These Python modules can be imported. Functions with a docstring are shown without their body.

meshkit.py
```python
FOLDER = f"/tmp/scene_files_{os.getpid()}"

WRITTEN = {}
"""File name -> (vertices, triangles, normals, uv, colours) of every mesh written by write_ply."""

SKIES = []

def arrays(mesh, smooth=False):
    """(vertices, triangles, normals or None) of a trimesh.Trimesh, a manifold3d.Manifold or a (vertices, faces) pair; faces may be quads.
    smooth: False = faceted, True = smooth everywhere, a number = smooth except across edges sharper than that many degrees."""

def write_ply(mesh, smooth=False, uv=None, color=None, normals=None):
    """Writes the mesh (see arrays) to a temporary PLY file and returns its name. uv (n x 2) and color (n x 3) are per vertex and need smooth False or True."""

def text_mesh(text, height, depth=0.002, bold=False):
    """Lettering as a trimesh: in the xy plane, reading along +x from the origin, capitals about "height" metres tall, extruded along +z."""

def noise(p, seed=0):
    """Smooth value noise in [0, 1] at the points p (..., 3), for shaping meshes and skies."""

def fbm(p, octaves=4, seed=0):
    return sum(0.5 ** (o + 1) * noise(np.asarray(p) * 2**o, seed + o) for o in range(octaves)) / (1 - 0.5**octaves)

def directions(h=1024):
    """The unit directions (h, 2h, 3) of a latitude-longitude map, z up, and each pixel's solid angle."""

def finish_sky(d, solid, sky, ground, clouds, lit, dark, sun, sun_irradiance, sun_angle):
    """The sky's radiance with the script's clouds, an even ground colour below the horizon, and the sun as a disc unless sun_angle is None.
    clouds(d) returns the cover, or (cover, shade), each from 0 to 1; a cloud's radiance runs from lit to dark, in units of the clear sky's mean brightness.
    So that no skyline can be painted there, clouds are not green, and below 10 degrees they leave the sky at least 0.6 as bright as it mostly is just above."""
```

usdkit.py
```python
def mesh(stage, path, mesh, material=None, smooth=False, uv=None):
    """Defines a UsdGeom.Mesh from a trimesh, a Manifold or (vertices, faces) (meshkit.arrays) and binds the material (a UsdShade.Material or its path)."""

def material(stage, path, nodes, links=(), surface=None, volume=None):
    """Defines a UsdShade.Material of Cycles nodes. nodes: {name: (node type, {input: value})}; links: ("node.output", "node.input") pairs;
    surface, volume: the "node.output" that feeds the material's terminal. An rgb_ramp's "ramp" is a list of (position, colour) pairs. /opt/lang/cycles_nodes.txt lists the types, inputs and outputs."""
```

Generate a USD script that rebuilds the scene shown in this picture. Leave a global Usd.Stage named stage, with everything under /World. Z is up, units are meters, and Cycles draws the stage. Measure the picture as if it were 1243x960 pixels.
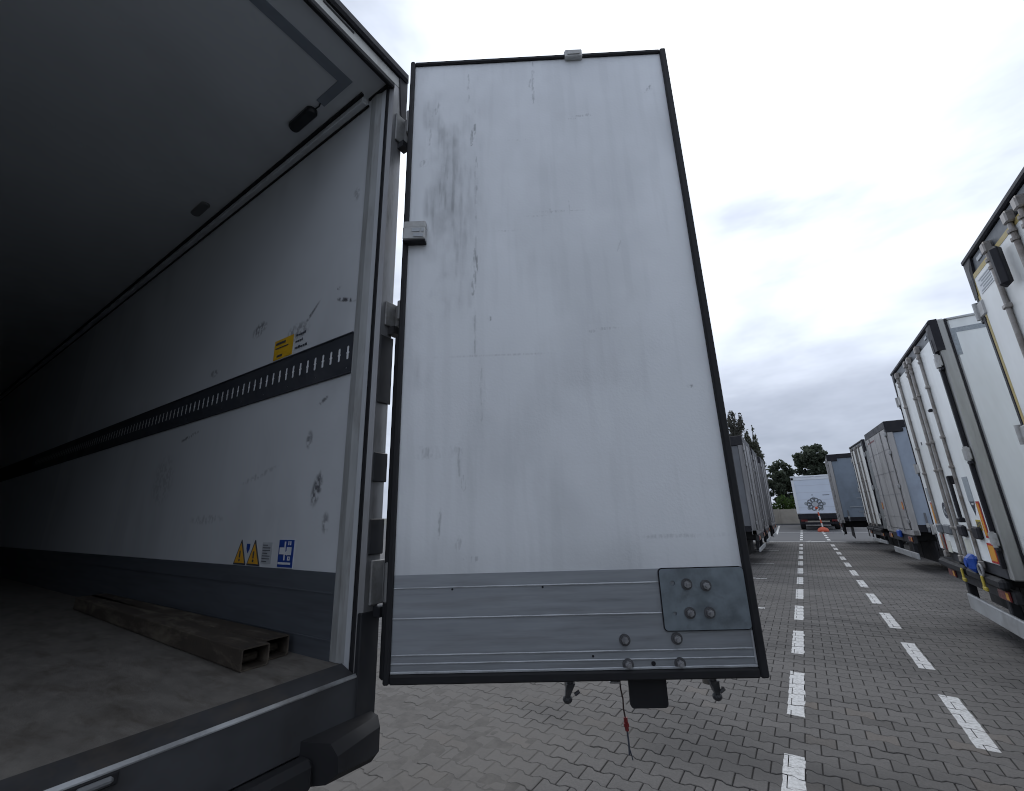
import math, random
import numpy as np
import trimesh, manifold3d, shapely
from shapely.geometry import Polygon, box as sbox, Point
from shapely.ops import unary_union
import usdkit, meshkit
from pxr import Usd, UsdGeom, UsdLux, UsdShade, Sdf, Gf, Vt

stage = Usd.Stage.CreateInMemory()
UsdGeom.SetStageUpAxis(stage, UsdGeom.Tokens.z)
UsdGeom.SetStageMetersPerUnit(stage, 1.0)
UsdGeom.Xform.Define(stage, '/World')
rng = np.random.default_rng(7)

# ------------------------------------------------------------------ camera
CAM_H = 1.733
RIGHT = np.array([0.8343124, 0.5505611, -0.0283776])
DOWN = np.array([-0.1700933, 0.2081106, -0.9632021])
FWD = np.array([-0.5243959, 0.8084383, 0.2672760])
cam = UsdGeom.Camera.Define(stage, '/World/camera')
cam.AddTransformOp().Set(Gf.Matrix4d(*RIGHT, 0, *(-DOWN), 0, *(-FWD), 0, 0, 0, CAM_H, 1))
cam.CreateHorizontalApertureAttr(36.0)
cam.CreateVerticalApertureAttr(36.0 * 791 / 1024)
cam.CreateFocalLengthAttr(14.996)
cam.CreateClippingRangeAttr(Gf.Vec2f(0.05, 2000))
cam.CreateExposureAttr(-0.18)

# ------------------------------------------------------------------ sky and sun (overcast)
SUN_EL, SUN_AZ = math.radians(50), math.radians(-12)          # azimuth = atan2(x, y)
SUN_DIR = (math.sin(SUN_AZ) * math.cos(SUN_EL), math.cos(SUN_AZ) * math.cos(SUN_EL), math.sin(SUN_EL))
sky_mat = usdkit.material(stage, '/World/Looks/overcast_sky', {
    'sky': ('sky_texture', {'sky_type': 'single_scattering', 'sun_disc': False, 'sun_elevation': SUN_EL, 'sun_rotation': SUN_AZ}),
    'tc': ('texture_coordinate', {}),
    'sep': ('separate_xyz', {}),
    'map': ('mapping', {'scale': (1.0, 1.0, 2.6), 'location': (3.1, 1.7, 0.4)}),
    'n1': ('noise_texture', {'scale': 1.9, 'detail': 6.0, 'roughness': 0.50, 'distortion': 0.25}),
    'n2': ('noise_texture', {'scale': 6.0, 'detail': 5.0, 'roughness': 0.55}),
    # overcast: grey low down, thinner and brighter higher up and towards the hidden sun
    'el': ('rgb_ramp', {'ramp': [(0.0, (0.36,) * 3), (0.12, (0.36,) * 3), (0.20, (0.33,) * 3), (0.30, (0.38,) * 3), (0.45, (0.41,) * 3), (0.7, (0.42,) * 3), (1.0, (0.41,) * 3)]}),
    'dot': ('vector_math', {'math_type': 'dot_product', 'vector2': SUN_DIR}),
    'glow': ('rgb_ramp', {'ramp': [(0.0, (0, 0, 0)), (0.40, (0.02,) * 3), (0.60, (0.07,) * 3), (0.72, (0.13,) * 3), (0.80, (0.17,) * 3), (0.86, (0.24,) * 3), (0.90, (0.28,) * 3), (0.95, (0.34,) * 3), (1.0, (0.42,) * 3)]}),
    'c1': ('math', {'math_type': 'multiply_add', 'value2': 0.86, 'value3': -0.43}),
    'c2': ('math', {'math_type': 'multiply_add', 'value2': 0.26, 'value3': -0.13}),
    'a1': ('math', {'math_type': 'add'}),
    'a2': ('math', {'math_type': 'add'}),
    'a3': ('math', {'math_type': 'add'}),
    'cl': ('rgb_ramp', {'ramp': [(0.0, (3.0, 3.5, 4.4)), (0.30, (4.3, 4.9, 6.1)), (0.45, (6.6, 7.3, 8.8)), (0.60, (9.6, 10.5, 12.2)), (0.75, (13.2, 14.2, 15.8)), (0.90, (16.6, 17.2, 17.8)), (1.0, (20.0, 20.0, 20.0))]}),
    'mix': ('mix_color', {'fac': 0.96, 'use_clamp': False}),
    'bg': ('background_shader', {'strength': 0.1}),
}, [('tc.generated', 'sep.vector'), ('tc.generated', 'map.vector'), ('map.vector', 'n1.vector'), ('map.vector', 'n2.vector'),
    ('sep.z', 'el.fac'), ('n1.fac', 'c1.value1'), ('n2.fac', 'c2.value1'), ('c1.value', 'a1.value1'), ('c2.value', 'a1.value2'),
    ('tc.generated', 'dot.vector1'), ('dot.value', 'glow.fac'), ('glow.color', 'a3.value1'), ('el.color', 'a3.value2'),
    ('a1.value', 'a2.value1'), ('a3.value', 'a2.value2'), ('a2.value', 'cl.fac'),
    ('sky.color', 'mix.a'), ('cl.color', 'mix.b'), ('mix.result', 'bg.color')], surface='bg.background')
dome = UsdLux.DomeLight.Define(stage, '/World/sky')
UsdShade.MaterialBindingAPI.Apply(dome.GetPrim()).Bind(sky_mat)
dome.GetPrim().SetCustomDataByKey('kind', 'structure')
sun = UsdLux.DistantLight.Define(stage, '/World/sun')
sun.CreateIntensityAttr(0.14)
sun.CreateAngleAttr(25.0)
sun.CreateColorAttr(Gf.Vec3f(1.0, 0.97, 0.93))
UsdLux.LightAPI(sun.GetPrim()).GetPrim().CreateAttribute('inputs:normalize', Sdf.ValueTypeNames.Bool).Set(True)
sd = np.array([math.sin(SUN_AZ) * math.cos(SUN_EL), math.cos(SUN_AZ) * math.cos(SUN_EL), math.sin(SUN_EL)])
bx_ = np.cross([0, 0, 1.0], sd); bx_ /= np.linalg.norm(bx_)
by_ = np.cross(sd, bx_)
sun.AddTransformOp().Set(Gf.Matrix4d(*bx_, 0, *by_, 0, *sd, 0, 0, 0, 30, 1))

# ------------------------------------------------------------------ materials
MATS = {}
def mat(name, base, rough=0.5, metal=0.0, var=0.12, scale=5.0, stretch=(1, 1, 1), bump=0.0, bscale=150.0, spec=0.4, dirt=None, attr=None, dirt_amt=0.5, coat=0.0, rvar=0.1):
    """A principled surface whose colour varies softly over the thing; 'attr' names a primvar that mixes towards dirt."""
    b = np.array(base, float)
    nodes = {
        'geo': ('texture_coordinate', {}),
        'map': ('mapping', {'scale': stretch}),
        'n': ('noise_texture', {'scale': scale, 'detail': 6.0, 'roughness': 0.6}),
        'r': ('rgb_ramp', {'ramp': [(0.25, tuple(b * (1 - var))), (0.75, tuple(np.minimum(b * (1 + var), 0.95)))]}),
        'rr': ('map_range', {'from_min': 0.3, 'from_max': 0.7, 'to_min': max(rough - rvar, 0.03), 'to_max': min(rough + rvar, 1)}),
        'p': ('principled_bsdf', {'metallic': metal, 'specular_ior_level': spec, 'coat_weight': coat}),
    }
    links = [('geo.object', 'map.vector'), ('map.vector', 'n.vector'), ('n.fac', 'r.fac'), ('n.fac', 'rr.value'), ('rr.result', 'p.roughness')]
    col = 'r.color'
    if dirt is not None and attr is None:
        nodes['dn'] = ('noise_texture', {'scale': scale * 0.6, 'detail': 8.0, 'roughness': 0.68, 'distortion': 0.4})
        nodes['dr'] = ('rgb_ramp', {'ramp': [(0.48, (0, 0, 0)), (0.72, (dirt_amt,) * 3)]})
        nodes['dm'] = ('mix_color', {'b': dirt})
        links += [('map.vector', 'dn.vector'), ('dn.fac', 'dr.fac'), ('dr.color', 'dm.fac'), (col, 'dm.a')]
        col = 'dm.result'
    if attr is not None:
        nodes['at'] = ('attribute', {'attribute': attr})
        nodes['am'] = ('mix_color', {'b': dirt})
        links += [('at.fac', 'am.fac'), (col, 'am.a')]
        col = 'am.result'
    links.append((col, 'p.base_color'))
    if bump:
        nodes['bn'] = ('noise_texture', {'scale': bscale, 'detail': 3.0})
        nodes['b'] = ('bump', {'strength': bump, 'distance': 0.004})
        links += [('geo.object', 'bn.vector'), ('bn.fac', 'b.height'), ('b.normal', 'p.normal')]
    MATS[name] = usdkit.material(stage, '/World/Looks/' + name, nodes, links, surface='p.BSDF')
    return MATS[name]

mat('door_white', (0.77, 0.79, 0.81), 0.42, var=0.04, scale=2.0, bump=0.12, bscale=90, dirt=(0.16, 0.17, 0.18), attr='grime')
mat('wall_white', (0.62, 0.64, 0.66), 0.45, var=0.05, scale=2.0, bump=0.10, bscale=80, dirt=(0.07, 0.07, 0.08), attr='grime')
mat('lining_darkened', (0.20, 0.21, 0.22), 0.5, var=0.06, scale=2.0)  # unseen near wall, and bulkhead, darkened in colour to cut bounce light
mat('lining_white', (0.56, 0.58, 0.60), 0.5, var=0.06, scale=2.0)  # toned darker than wall_white so the deep interior fades
mat('ceiling_white', (0.62, 0.65, 0.68), 0.5, var=0.08, scale=1.3, dirt=(0.45, 0.47, 0.49), dirt_amt=0.5)
mat('liner_aluminium', (0.40, 0.41, 0.41), 0.45, 0.25, var=0.12, scale=6, stretch=(6, 6, 1), dirt=(0.2, 0.19, 0.17), dirt_amt=0.6)
mat('kick_aluminium', (0.32, 0.34, 0.365), 0.42, 0.55, var=0.14, scale=3, stretch=(1, 1, 14), dirt=(0.22, 0.22, 0.22), dirt_amt=0.6, bump=0.05, bscale=60)
mat('kick_dark', (0.095, 0.105, 0.12), 0.5, 0.3, var=0.2, scale=3, stretch=(1, 1, 14), dirt=(0.05, 0.05, 0.056))
mat('ridge_bright', (0.50, 0.52, 0.54), 0.38, 0.6, var=0.25, scale=9, dirt=(0.2, 0.2, 0.2), dirt_amt=0.7)
mat('edge_worn', (0.36, 0.37, 0.38), 0.4, 0.5, var=0.35, scale=7, dirt=(0.10, 0.095, 0.09), dirt_amt=0.9)
mat('stainless', (0.27, 0.27, 0.275), 0.38, 0.7, var=0.16, scale=4, stretch=(5, 5, 1), dirt=(0.2, 0.18, 0.16), dirt_amt=0.5)
mat('sill_steel', (0.06, 0.062, 0.068), 0.55, 0.35, var=0.25, scale=5, stretch=(1, 1, 1), dirt=(0.04, 0.036, 0.033), dirt_amt=0.7)
mat('sill_grimy', (0.05, 0.05, 0.053), 0.6, 0.2, var=0.4, scale=9, dirt=(0.09, 0.075, 0.06), dirt_amt=0.8)
mat('zinc_plate', (0.20, 0.235, 0.26), 0.45, 0.5, var=0.35, scale=13, dirt=(0.10, 0.11, 0.12), dirt_amt=0.75)
mat('zinc_bright', (0.55, 0.55, 0.55), 0.35, 0.85, var=0.2, scale=30)
mat('washer_grey', (0.10, 0.10, 0.105), 0.5, 0.5, var=0.3, scale=40)
mat('hinge_dull', (0.27, 0.27, 0.265), 0.5, 0.3, var=0.2, scale=18, dirt=(0.12, 0.11, 0.10), dirt_amt=0.8)
mat('cam_dark', (0.07, 0.07, 0.075), 0.5, 0.5, var=0.35, scale=30, dirt=(0.2, 0.19, 0.18))
mat('bolt_steel', (0.34, 0.34, 0.35), 0.4, 0.7, var=0.3, scale=40, dirt=(0.08, 0.07, 0.06), dirt_amt=0.8)
mat('hinge_aluminium', (0.40, 0.40, 0.39), 0.45, 0.35, var=0.15, scale=20, dirt=(0.25, 0.23, 0.2))
mat('black_rubber', (0.016, 0.016, 0.018), 0.65, var=0.3, scale=12, bump=0.08, bscale=120, spec=0.3)
mat('black_paint', (0.02, 0.021, 0.024), 0.5, var=0.3, scale=8, spec=0.35, dirt=(0.05, 0.045, 0.04))
mat('rail_grey', (0.042, 0.046, 0.055), 0.5, 0.2, var=0.2, scale=6, dirt=(0.09, 0.09, 0.09), dirt_amt=0.4)
mat('slot_light', (0.88, 0.89, 0.90), 0.5, 0.1, var=0.06)
mat('ceiling_tape', (0.22, 0.25, 0.29), 0.5, var=0.1)
mat('lamp_dark', (0.02, 0.022, 0.026), 0.35, var=0.1)
mat('lamp_grey', (0.15, 0.155, 0.16), 0.4, var=0.1)
mat('floor_ply', (0.165, 0.152, 0.135), 0.75, var=0.3, scale=14, stretch=(0.6, 1.5, 1), dirt=(0.08, 0.066, 0.052), dirt_amt=0.8, bump=0.4, bscale=230)
mat('rust_steel', (0.062, 0.050, 0.039), 0.8, 0.1, var=0.4, scale=9, stretch=(0.6, 2, 2), dirt=(0.22, 0.19, 0.145), dirt_amt=0.9, bump=0.3, bscale=120)
mat('sticker_yellow', (0.68, 0.40, 0.02), 0.4, var=0.08, scale=20)
mat('sticker_orange', (0.66, 0.34, 0.03), 0.4, var=0.08, scale=20)
mat('sticker_blue', (0.015, 0.05, 0.24), 0.4, var=0.05)
mat('sticker_white', (0.62, 0.64, 0.66), 0.45, var=0.04)
mat('sticker_pale', (0.42, 0.44, 0.46), 0.45, var=0.06, scale=60)
mat('ink_dark', (0.05, 0.055, 0.07), 0.5, var=0.1)
mat('cable_dark', (0.045, 0.028, 0.025), 0.5, var=0.2)
mat('connector_red', (0.17, 0.02, 0.02), 0.4, var=0.1)
mat('trailer_white', (0.81, 0.83, 0.81), 0.38, var=0.06, scale=1.1, stretch=(1, 1, 0.35), dirt=(0.45, 0.44, 0.40), dirt_amt=0.45, coat=0.15)
mat('trailer_cream', (0.70, 0.70, 0.66), 0.4, var=0.08, scale=1.4, stretch=(1.5, 1.5, 0.3), dirt=(0.33, 0.31, 0.27), dirt_amt=0.5)
mat('post_grey', (0.36, 0.36, 0.34), 0.42, 0.5, var=0.14, scale=3, stretch=(4, 4, 0.6), dirt=(0.2, 0.19, 0.17))
mat('rod_steel', (0.30, 0.28, 0.26), 0.42, 0.6, var=0.3, scale=8, dirt=(0.1, 0.07, 0.05), dirt_amt=0.8)
mat('frame_black', (0.014, 0.014, 0.018), 0.5, var=0.2, scale=5, spec=0.25, dirt=(0.045, 0.042, 0.04))
mat('header_grey', (0.13, 0.14, 0.15), 0.5, 0.2, var=0.2, scale=5)
mat('edge_ochre', (0.42, 0.33, 0.12), 0.5, var=0.15, scale=8)
mat('curtain_blue_grey', (0.30, 0.345, 0.41), 0.5, var=0.10, scale=2.2, stretch=(1, 1, 0.5), dirt=(0.17, 0.19, 0.22), dirt_amt=0.6)
mat('curtain_slate', (0.20, 0.24, 0.29), 0.5, var=0.12, scale=2.0, dirt=(0.1, 0.12, 0.14))
mat('curtain_dark', (0.13, 0.135, 0.145), 0.55, var=0.2, scale=2.0, dirt=(0.12, 0.12, 0.12))
mat('rear_taupe', (0.36, 0.35, 0.34), 0.5, 0.2, var=0.12, scale=2.2, stretch=(2, 2, 0.4), dirt=(0.17, 0.16, 0.15), dirt_amt=0.6)
mat('rear_grey', (0.23, 0.225, 0.225), 0.5, 0.2, var=0.15, scale=2.5, stretch=(3, 3, 0.4), dirt=(0.09, 0.085, 0.08), dirt_amt=0.7)
mat('aluminium_board', (0.42, 0.43, 0.43), 0.45, 0.5, var=0.16, scale=4, dirt=(0.22, 0.21, 0.2), dirt_amt=0.6)
mat('reflector_red', (0.36, 0.035, 0.025), 0.3, var=0.08)
mat('reflector_orange', (0.58, 0.28, 0.04), 0.35, var=0.1)
mat('lens_red', (0.09, 0.012, 0.012), 0.25, var=0.2, spec=0.5)
mat('blue_plastic', (0.014, 0.06, 0.30), 0.35, var=0.15, scale=12)
mat('strap_yellow', (0.42, 0.33, 0.05), 0.5, var=0.2, scale=20)
mat('plate_white', (0.60, 0.60, 0.52), 0.4, var=0.06)
mat('stripe_grey', (0.30, 0.33, 0.35), 0.45, var=0.25, scale=40)
mat('tyre', (0.022, 0.022, 0.023), 0.8, var=0.25, scale=10, dirt=(0.07, 0.065, 0.06), dirt_amt=0.6)
mat('rim_grey', (0.28, 0.28, 0.28), 0.5, 0.4, var=0.2, scale=10)
mat('truck_white', (0.70, 0.72, 0.74), 0.38, var=0.05, scale=1.0, dirt=(0.5, 0.5, 0.5), dirt_amt=0.4)
mat('truck_panel_blue_white', (0.60, 0.65, 0.72), 0.4, var=0.05, scale=1.0)
mat('orange_plastic', (0.50, 0.085, 0.035), 0.45, var=0.1, scale=12)
mat('pole_white', (0.66, 0.66, 0.64), 0.45, var=0.06)
mat('asphalt', (0.115, 0.115, 0.118), 0.9, var=0.14, scale=0.5, dirt=(0.08, 0.08, 0.08), dirt_amt=0.5, bump=0.3, bscale=60)
mat('far_earth', (0.12, 0.12, 0.10), 0.95, var=0.2, scale=0.2)
mat('wall_beige', (0.34, 0.31, 0.26), 0.85, var=0.14, scale=1.2, dirt=(0.2, 0.18, 0.15))
mat('bark', (0.075, 0.06, 0.048), 0.9, var=0.3, scale=9, stretch=(3, 3, 0.6))
mat('post_pale', (0.42, 0.38, 0.32), 0.8, var=0.1)

def leaf_mat(name, a, b):
    MATS[name] = usdkit.material(stage, '/World/Looks/' + name, {
        'g': ('geometry', {}), 'r': ('rgb_ramp', {'ramp': [(0.0, a), (1.0, b)]}),
        'p': ('principled_bsdf', {'roughness': 0.6, 'specular_ior_level': 0.3}),
        't': ('translucent_bsdf', {}), 'm': ('mix_closure', {'fac': 0.42})},
        [('g.random_per_island', 'r.fac'), ('r.color', 'p.base_color'), ('r.color', 't.color'), ('p.BSDF', 'm.closure1'), ('t.BSDF', 'm.closure2')], surface='m.closure')
leaf_mat('leaf_deep', (0.07, 0.085, 0.058), (0.21, 0.23, 0.16))
leaf_mat('leaf_olive', (0.085, 0.09, 0.065), (0.19, 0.19, 0.14))
leaf_mat('leaf_hedge', (0.05, 0.085, 0.02), (0.12, 0.17, 0.05))
leaf_mat('leaf_grey', (0.09, 0.09, 0.075), (0.20, 0.19, 0.165))

# pavers: tone per stone, sand blown over those by the trailer, tyre stains across the bays
def paver_mat(name, tint):
    t = np.array(tint)
    MATS[name] = usdkit.material(stage, '/World/Looks/' + name, {
        'g': ('geometry', {}), 'oi': ('object_info', {}),
        'add': ('math', {'math_type': 'add'}), 'fr': ('math', {'math_type': 'fraction'}),
        'r': ('rgb_ramp', {'ramp': [(0.0, tuple(t * 0.86)), (0.5, tuple(t)), (0.88, tuple(t * 1.08)), (0.95, tuple(t * np.array([1.18, 1.09, 1.0]))), (1.0, tuple(t * 0.74))]}),
        'n': ('noise_texture', {'scale': 55.0, 'detail': 5.0, 'roughness': 0.7}),
        'nr': ('rgb_ramp', {'ramp': [(0.3, (0.80,) * 3), (0.7, (1.16,) * 3)]}),
        'mm': ('mix_color', {'blend_type': 'multiply', 'fac': 1.0, 'use_clamp': False}),
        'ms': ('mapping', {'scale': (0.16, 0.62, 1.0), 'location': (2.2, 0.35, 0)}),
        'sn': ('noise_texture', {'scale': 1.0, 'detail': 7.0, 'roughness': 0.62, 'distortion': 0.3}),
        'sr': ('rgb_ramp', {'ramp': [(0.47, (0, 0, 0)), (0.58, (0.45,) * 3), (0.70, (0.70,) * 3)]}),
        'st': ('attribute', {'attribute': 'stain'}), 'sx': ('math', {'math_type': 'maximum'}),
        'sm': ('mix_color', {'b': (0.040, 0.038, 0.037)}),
        'ln': ('noise_texture', {'scale': 0.55, 'detail': 5.0, 'roughness': 0.6}),
        'lr': ('rgb_ramp', {'ramp': [(0.3, (0.82,) * 3), (0.7, (1.16,) * 3)]}),
        'lm': ('mix_color', {'blend_type': 'multiply', 'fac': 1.0, 'use_clamp': False}),
        'at': ('attribute', {'attribute': 'dust'}),
        'dn': ('noise_texture', {'scale': 9.0, 'detail': 6.0, 'roughness': 0.7}),
        'dr': ('rgb_ramp', {'ramp': [(0.25, (0.40,) * 3), (0.6, (0.80,) * 3)]}),
        'df': ('math', {'math_type': 'multiply'}),
        'dm': ('mix_color', {'b': (0.150, 0.138, 0.124)}),
        'bn': ('noise_texture', {'scale': 260.0, 'detail': 4.0}),
        'b': ('bump', {'strength': 0.35, 'distance': 0.003}),
        'p': ('principled_bsdf', {'roughness': 0.82, 'specular_ior_level': 0.35})},
        [('g.random_per_island', 'add.value1'), ('oi.random', 'add.value2'), ('add.value', 'fr.value1'), ('fr.value', 'r.fac'),
         ('g.position', 'n.vector'), ('n.fac', 'nr.fac'), ('r.color', 'mm.a'), ('nr.color', 'mm.b'),
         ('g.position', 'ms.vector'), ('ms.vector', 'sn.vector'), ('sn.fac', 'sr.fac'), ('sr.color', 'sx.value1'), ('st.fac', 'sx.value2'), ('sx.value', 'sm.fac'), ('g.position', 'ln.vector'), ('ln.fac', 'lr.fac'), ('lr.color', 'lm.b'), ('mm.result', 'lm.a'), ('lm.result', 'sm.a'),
         ('g.position', 'dn.vector'), ('dn.fac', 'dr.fac'), ('dr.color', 'df.value1'), ('at.fac', 'df.value2'), ('df.value', 'dm.fac'), ('sm.result', 'dm.a'),
         ('dm.result', 'p.base_color'), ('g.position', 'bn.vector'), ('bn.fac', 'b.height'), ('b.normal', 'p.normal')], surface='p.BSDF')
paver_mat('paver_concrete', (0.125, 0.117, 0.110))
paver_mat('joint_sand', (0.026, 0.023, 0.021))
MATS['road_paint'] = usdkit.material(stage, '/World/Looks/road_paint', {
    'g': ('geometry', {}), 'n': ('noise_texture', {'scale': 38.0, 'detail': 8.0, 'roughness': 0.72}),
    'r': ('rgb_ramp', {'ramp': [(0.33, (0.22, 0.21, 0.20)), (0.43, (0.46, 0.455, 0.44)), (0.55, (0.59, 0.585, 0.575)), (0.75, (0.66, 0.655, 0.645))]}),
    'p': ('principled_bsdf', {'roughness': 0.6})},
    [('g.position', 'n.vector'), ('n.fac', 'r.fac'), ('r.color', 'p.base_color')], surface='p.BSDF')
MATS['far_pavers'] = usdkit.material(stage, '/World/Looks/far_pavers', {
    'g': ('geometry', {}), 'br': ('brick_texture', {'scale': 1.0, 'brick_width': 0.2, 'row_height': 0.14, 'mortar_size': 0.006, 'color1': (0.120, 0.115, 0.110), 'color2': (0.137, 0.130, 0.124), 'mortar': (0.04, 0.037, 0.035)}),
    'p': ('principled_bsdf', {'roughness': 0.85})},
    [('g.position', 'br.vector'), ('br.color', 'p.base_color')], surface='p.BSDF')

# ------------------------------------------------------------------ scene helpers
COUNT = {}
def numbered(parent, name):
    k = (parent, name)
    COUNT[k] = COUNT.get(k, -1) + 1
    return f'{parent}/{name}' if COUNT[k] == 0 else f'{parent}/{name}_{COUNT[k]:03d}'

def path_of(parent):
    return '/World' if parent is None else str(parent.GetPath())

def obj(name, mesh, m, parent=None, smooth=False, **data):
    """ONE Mesh prim under parent, or under /World."""
    p = usdkit.mesh(stage, numbered(path_of(parent), name), mesh, MATS[m], smooth).GetPrim()
    for k, v in data.items():
        p.SetCustomDataByKey(k, v)
    return p

def primvar(prim, name, values):
    UsdGeom.PrimvarsAPI(prim).CreatePrimvar(name, Sdf.ValueTypeNames.FloatArray, 'vertex').Set(Vt.FloatArray.FromNumpy(np.asarray(values, np.float32)))

def thing(name, label, category, loc=(0, 0, 0), rz=0.0, group=None):
    x = UsdGeom.Xform.Define(stage, numbered('/World', name))
    x.AddTranslateOp().Set(Gf.Vec3d(*map(float, loc)))
    x.AddRotateZOp().Set(float(rz))
    p = x.GetPrim()
    p.SetCustomDataByKey('label', label); p.SetCustomDataByKey('category', category)
    if group: p.SetCustomDataByKey('group', group)
    return p

def copy_of(root, label, loc, rz=0.0):
    d = root.GetCustomData()
    base = root.GetName().rstrip('0123456789').rstrip('_')
    r = thing(base, label, d['category'], loc, rz, d.get('group'))
    r.GetReferences().AddInternalReference(root.GetPath())
    r.SetInstanceable(True)
    return r

cat = trimesh.util.concatenate
def bx(x0, x1, y0, y1, z0, z1, bev=0.0):
    """A box, its edges chamfered by bev."""
    x0, x1 = sorted((x0, x1)); y0, y1 = sorted((y0, y1)); z0, z1 = sorted((z0, z1))
    if bev <= 0:
        return trimesh.creation.box(bounds=[[x0, y0, z0], [x1, y1, z1]])
    b = min(bev, 0.45 * min(x1 - x0, y1 - y0, z1 - z0))
    pts = []
    for sx in (0, 1):
        for sy in (0, 1):
            for sz in (0, 1):
                c = np.array([(x0, x1)[sx], (y0, y1)[sy], (z0, z1)[sz]]); i = np.array([1 - 2 * sx, 1 - 2 * sy, 1 - 2 * sz]) * b
                pts += [c + i * (0, 1, 1), c + i * (1, 0, 1), c + i * (1, 1, 0)]
    return hull(pts)

def hull(pts):
    m = manifold3d.Manifold.hull_points(np.asarray(pts, float)).to_mesh()
    return trimesh.Trimesh(m.vert_properties[:, :3], m.tri_verts, process=False)

def cyl(a, b, r, n=14, r2=None):
    a, b = np.array(a, float), np.array(b, float)
    d = b - a; L = np.linalg.norm(d); d /= L
    u = np.cross(d, [0, 0, 1.0] if abs(d[2]) < 0.9 else [1.0, 0, 0]); u /= np.linalg.norm(u); w = np.cross(d, u)
    t = np.linspace(0, 2 * np.pi, n, endpoint=False)
    ring = np.cos(t)[:, None] * u + np.sin(t)[:, None] * w
    r2 = r if r2 is None else r2
    v = np.vstack([a + ring * r, b + ring * r2, [a], [b]])
    f = []
    for i in range(n):
        j = (i + 1) % n
        f += [[i, j, n + j], [i, n + j, n + i], [2 * n, j, i], [2 * n + 1, n + i, n + j]]
    return trimesh.Trimesh(v, f, process=False)

def tube(pts, r, n=8):
    return cat([cyl(pts[i], pts[i + 1], r, n) for i in range(len(pts) - 1)])

def sph(c, r, n=1, s=(1, 1, 1)):
    m = trimesh.creation.icosphere(n, r); m.apply_scale(s); m.apply_translation(c); return m

def extr(poly, h, T=None):
    gs = getattr(poly, 'geoms', [poly])
    m = cat([trimesh.creation.extrude_polygon(g, h, engine='earcut') for g in gs])
    if T is not None: m.apply_transform(T)
    return m

def place(m, origin, ex, ey):
    """Puts a mesh drawn in xy (depth +z) at origin with its x along ex and its y along ey."""
    ex, ey = np.array(ex, float), np.array(ey, float)
    T = np.eye(4); T[:3, 0], T[:3, 1], T[:3, 2], T[:3, 3] = ex, ey, np.cross(ex, ey), origin
    m = m.copy(); m.apply_transform(T); return m

def rrect(x0, x1, y0, y1, r):
    return sbox(x0 + r, y0 + r, x1 - r, y1 - r).buffer(r, quad_segs=4)

def grid(nu, nv, fn):
    """A sheet: fn(u, v) -> points for u, v in 0..1."""
    u, v = np.meshgrid(np.linspace(0, 1, nu), np.linspace(0, 1, nv), indexing='ij')
    P = fn(u, v).reshape(-1, 3)
    i = np.arange(nu * nv).reshape(nu, nv)
    f = np.stack([i[:-1, :-1], i[1:, :-1], i[1:, 1:], i[:-1, 1:]], -1).reshape(-1, 4)
    return P, np.vstack([f[:, [0, 1, 2]], f[:, [0, 2, 3]]])

def sstep(a, b, x):
    t = np.clip((np.asarray(x, float) - a) / (b - a), 0, 1); return t * t * (3 - 2 * t)

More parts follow.
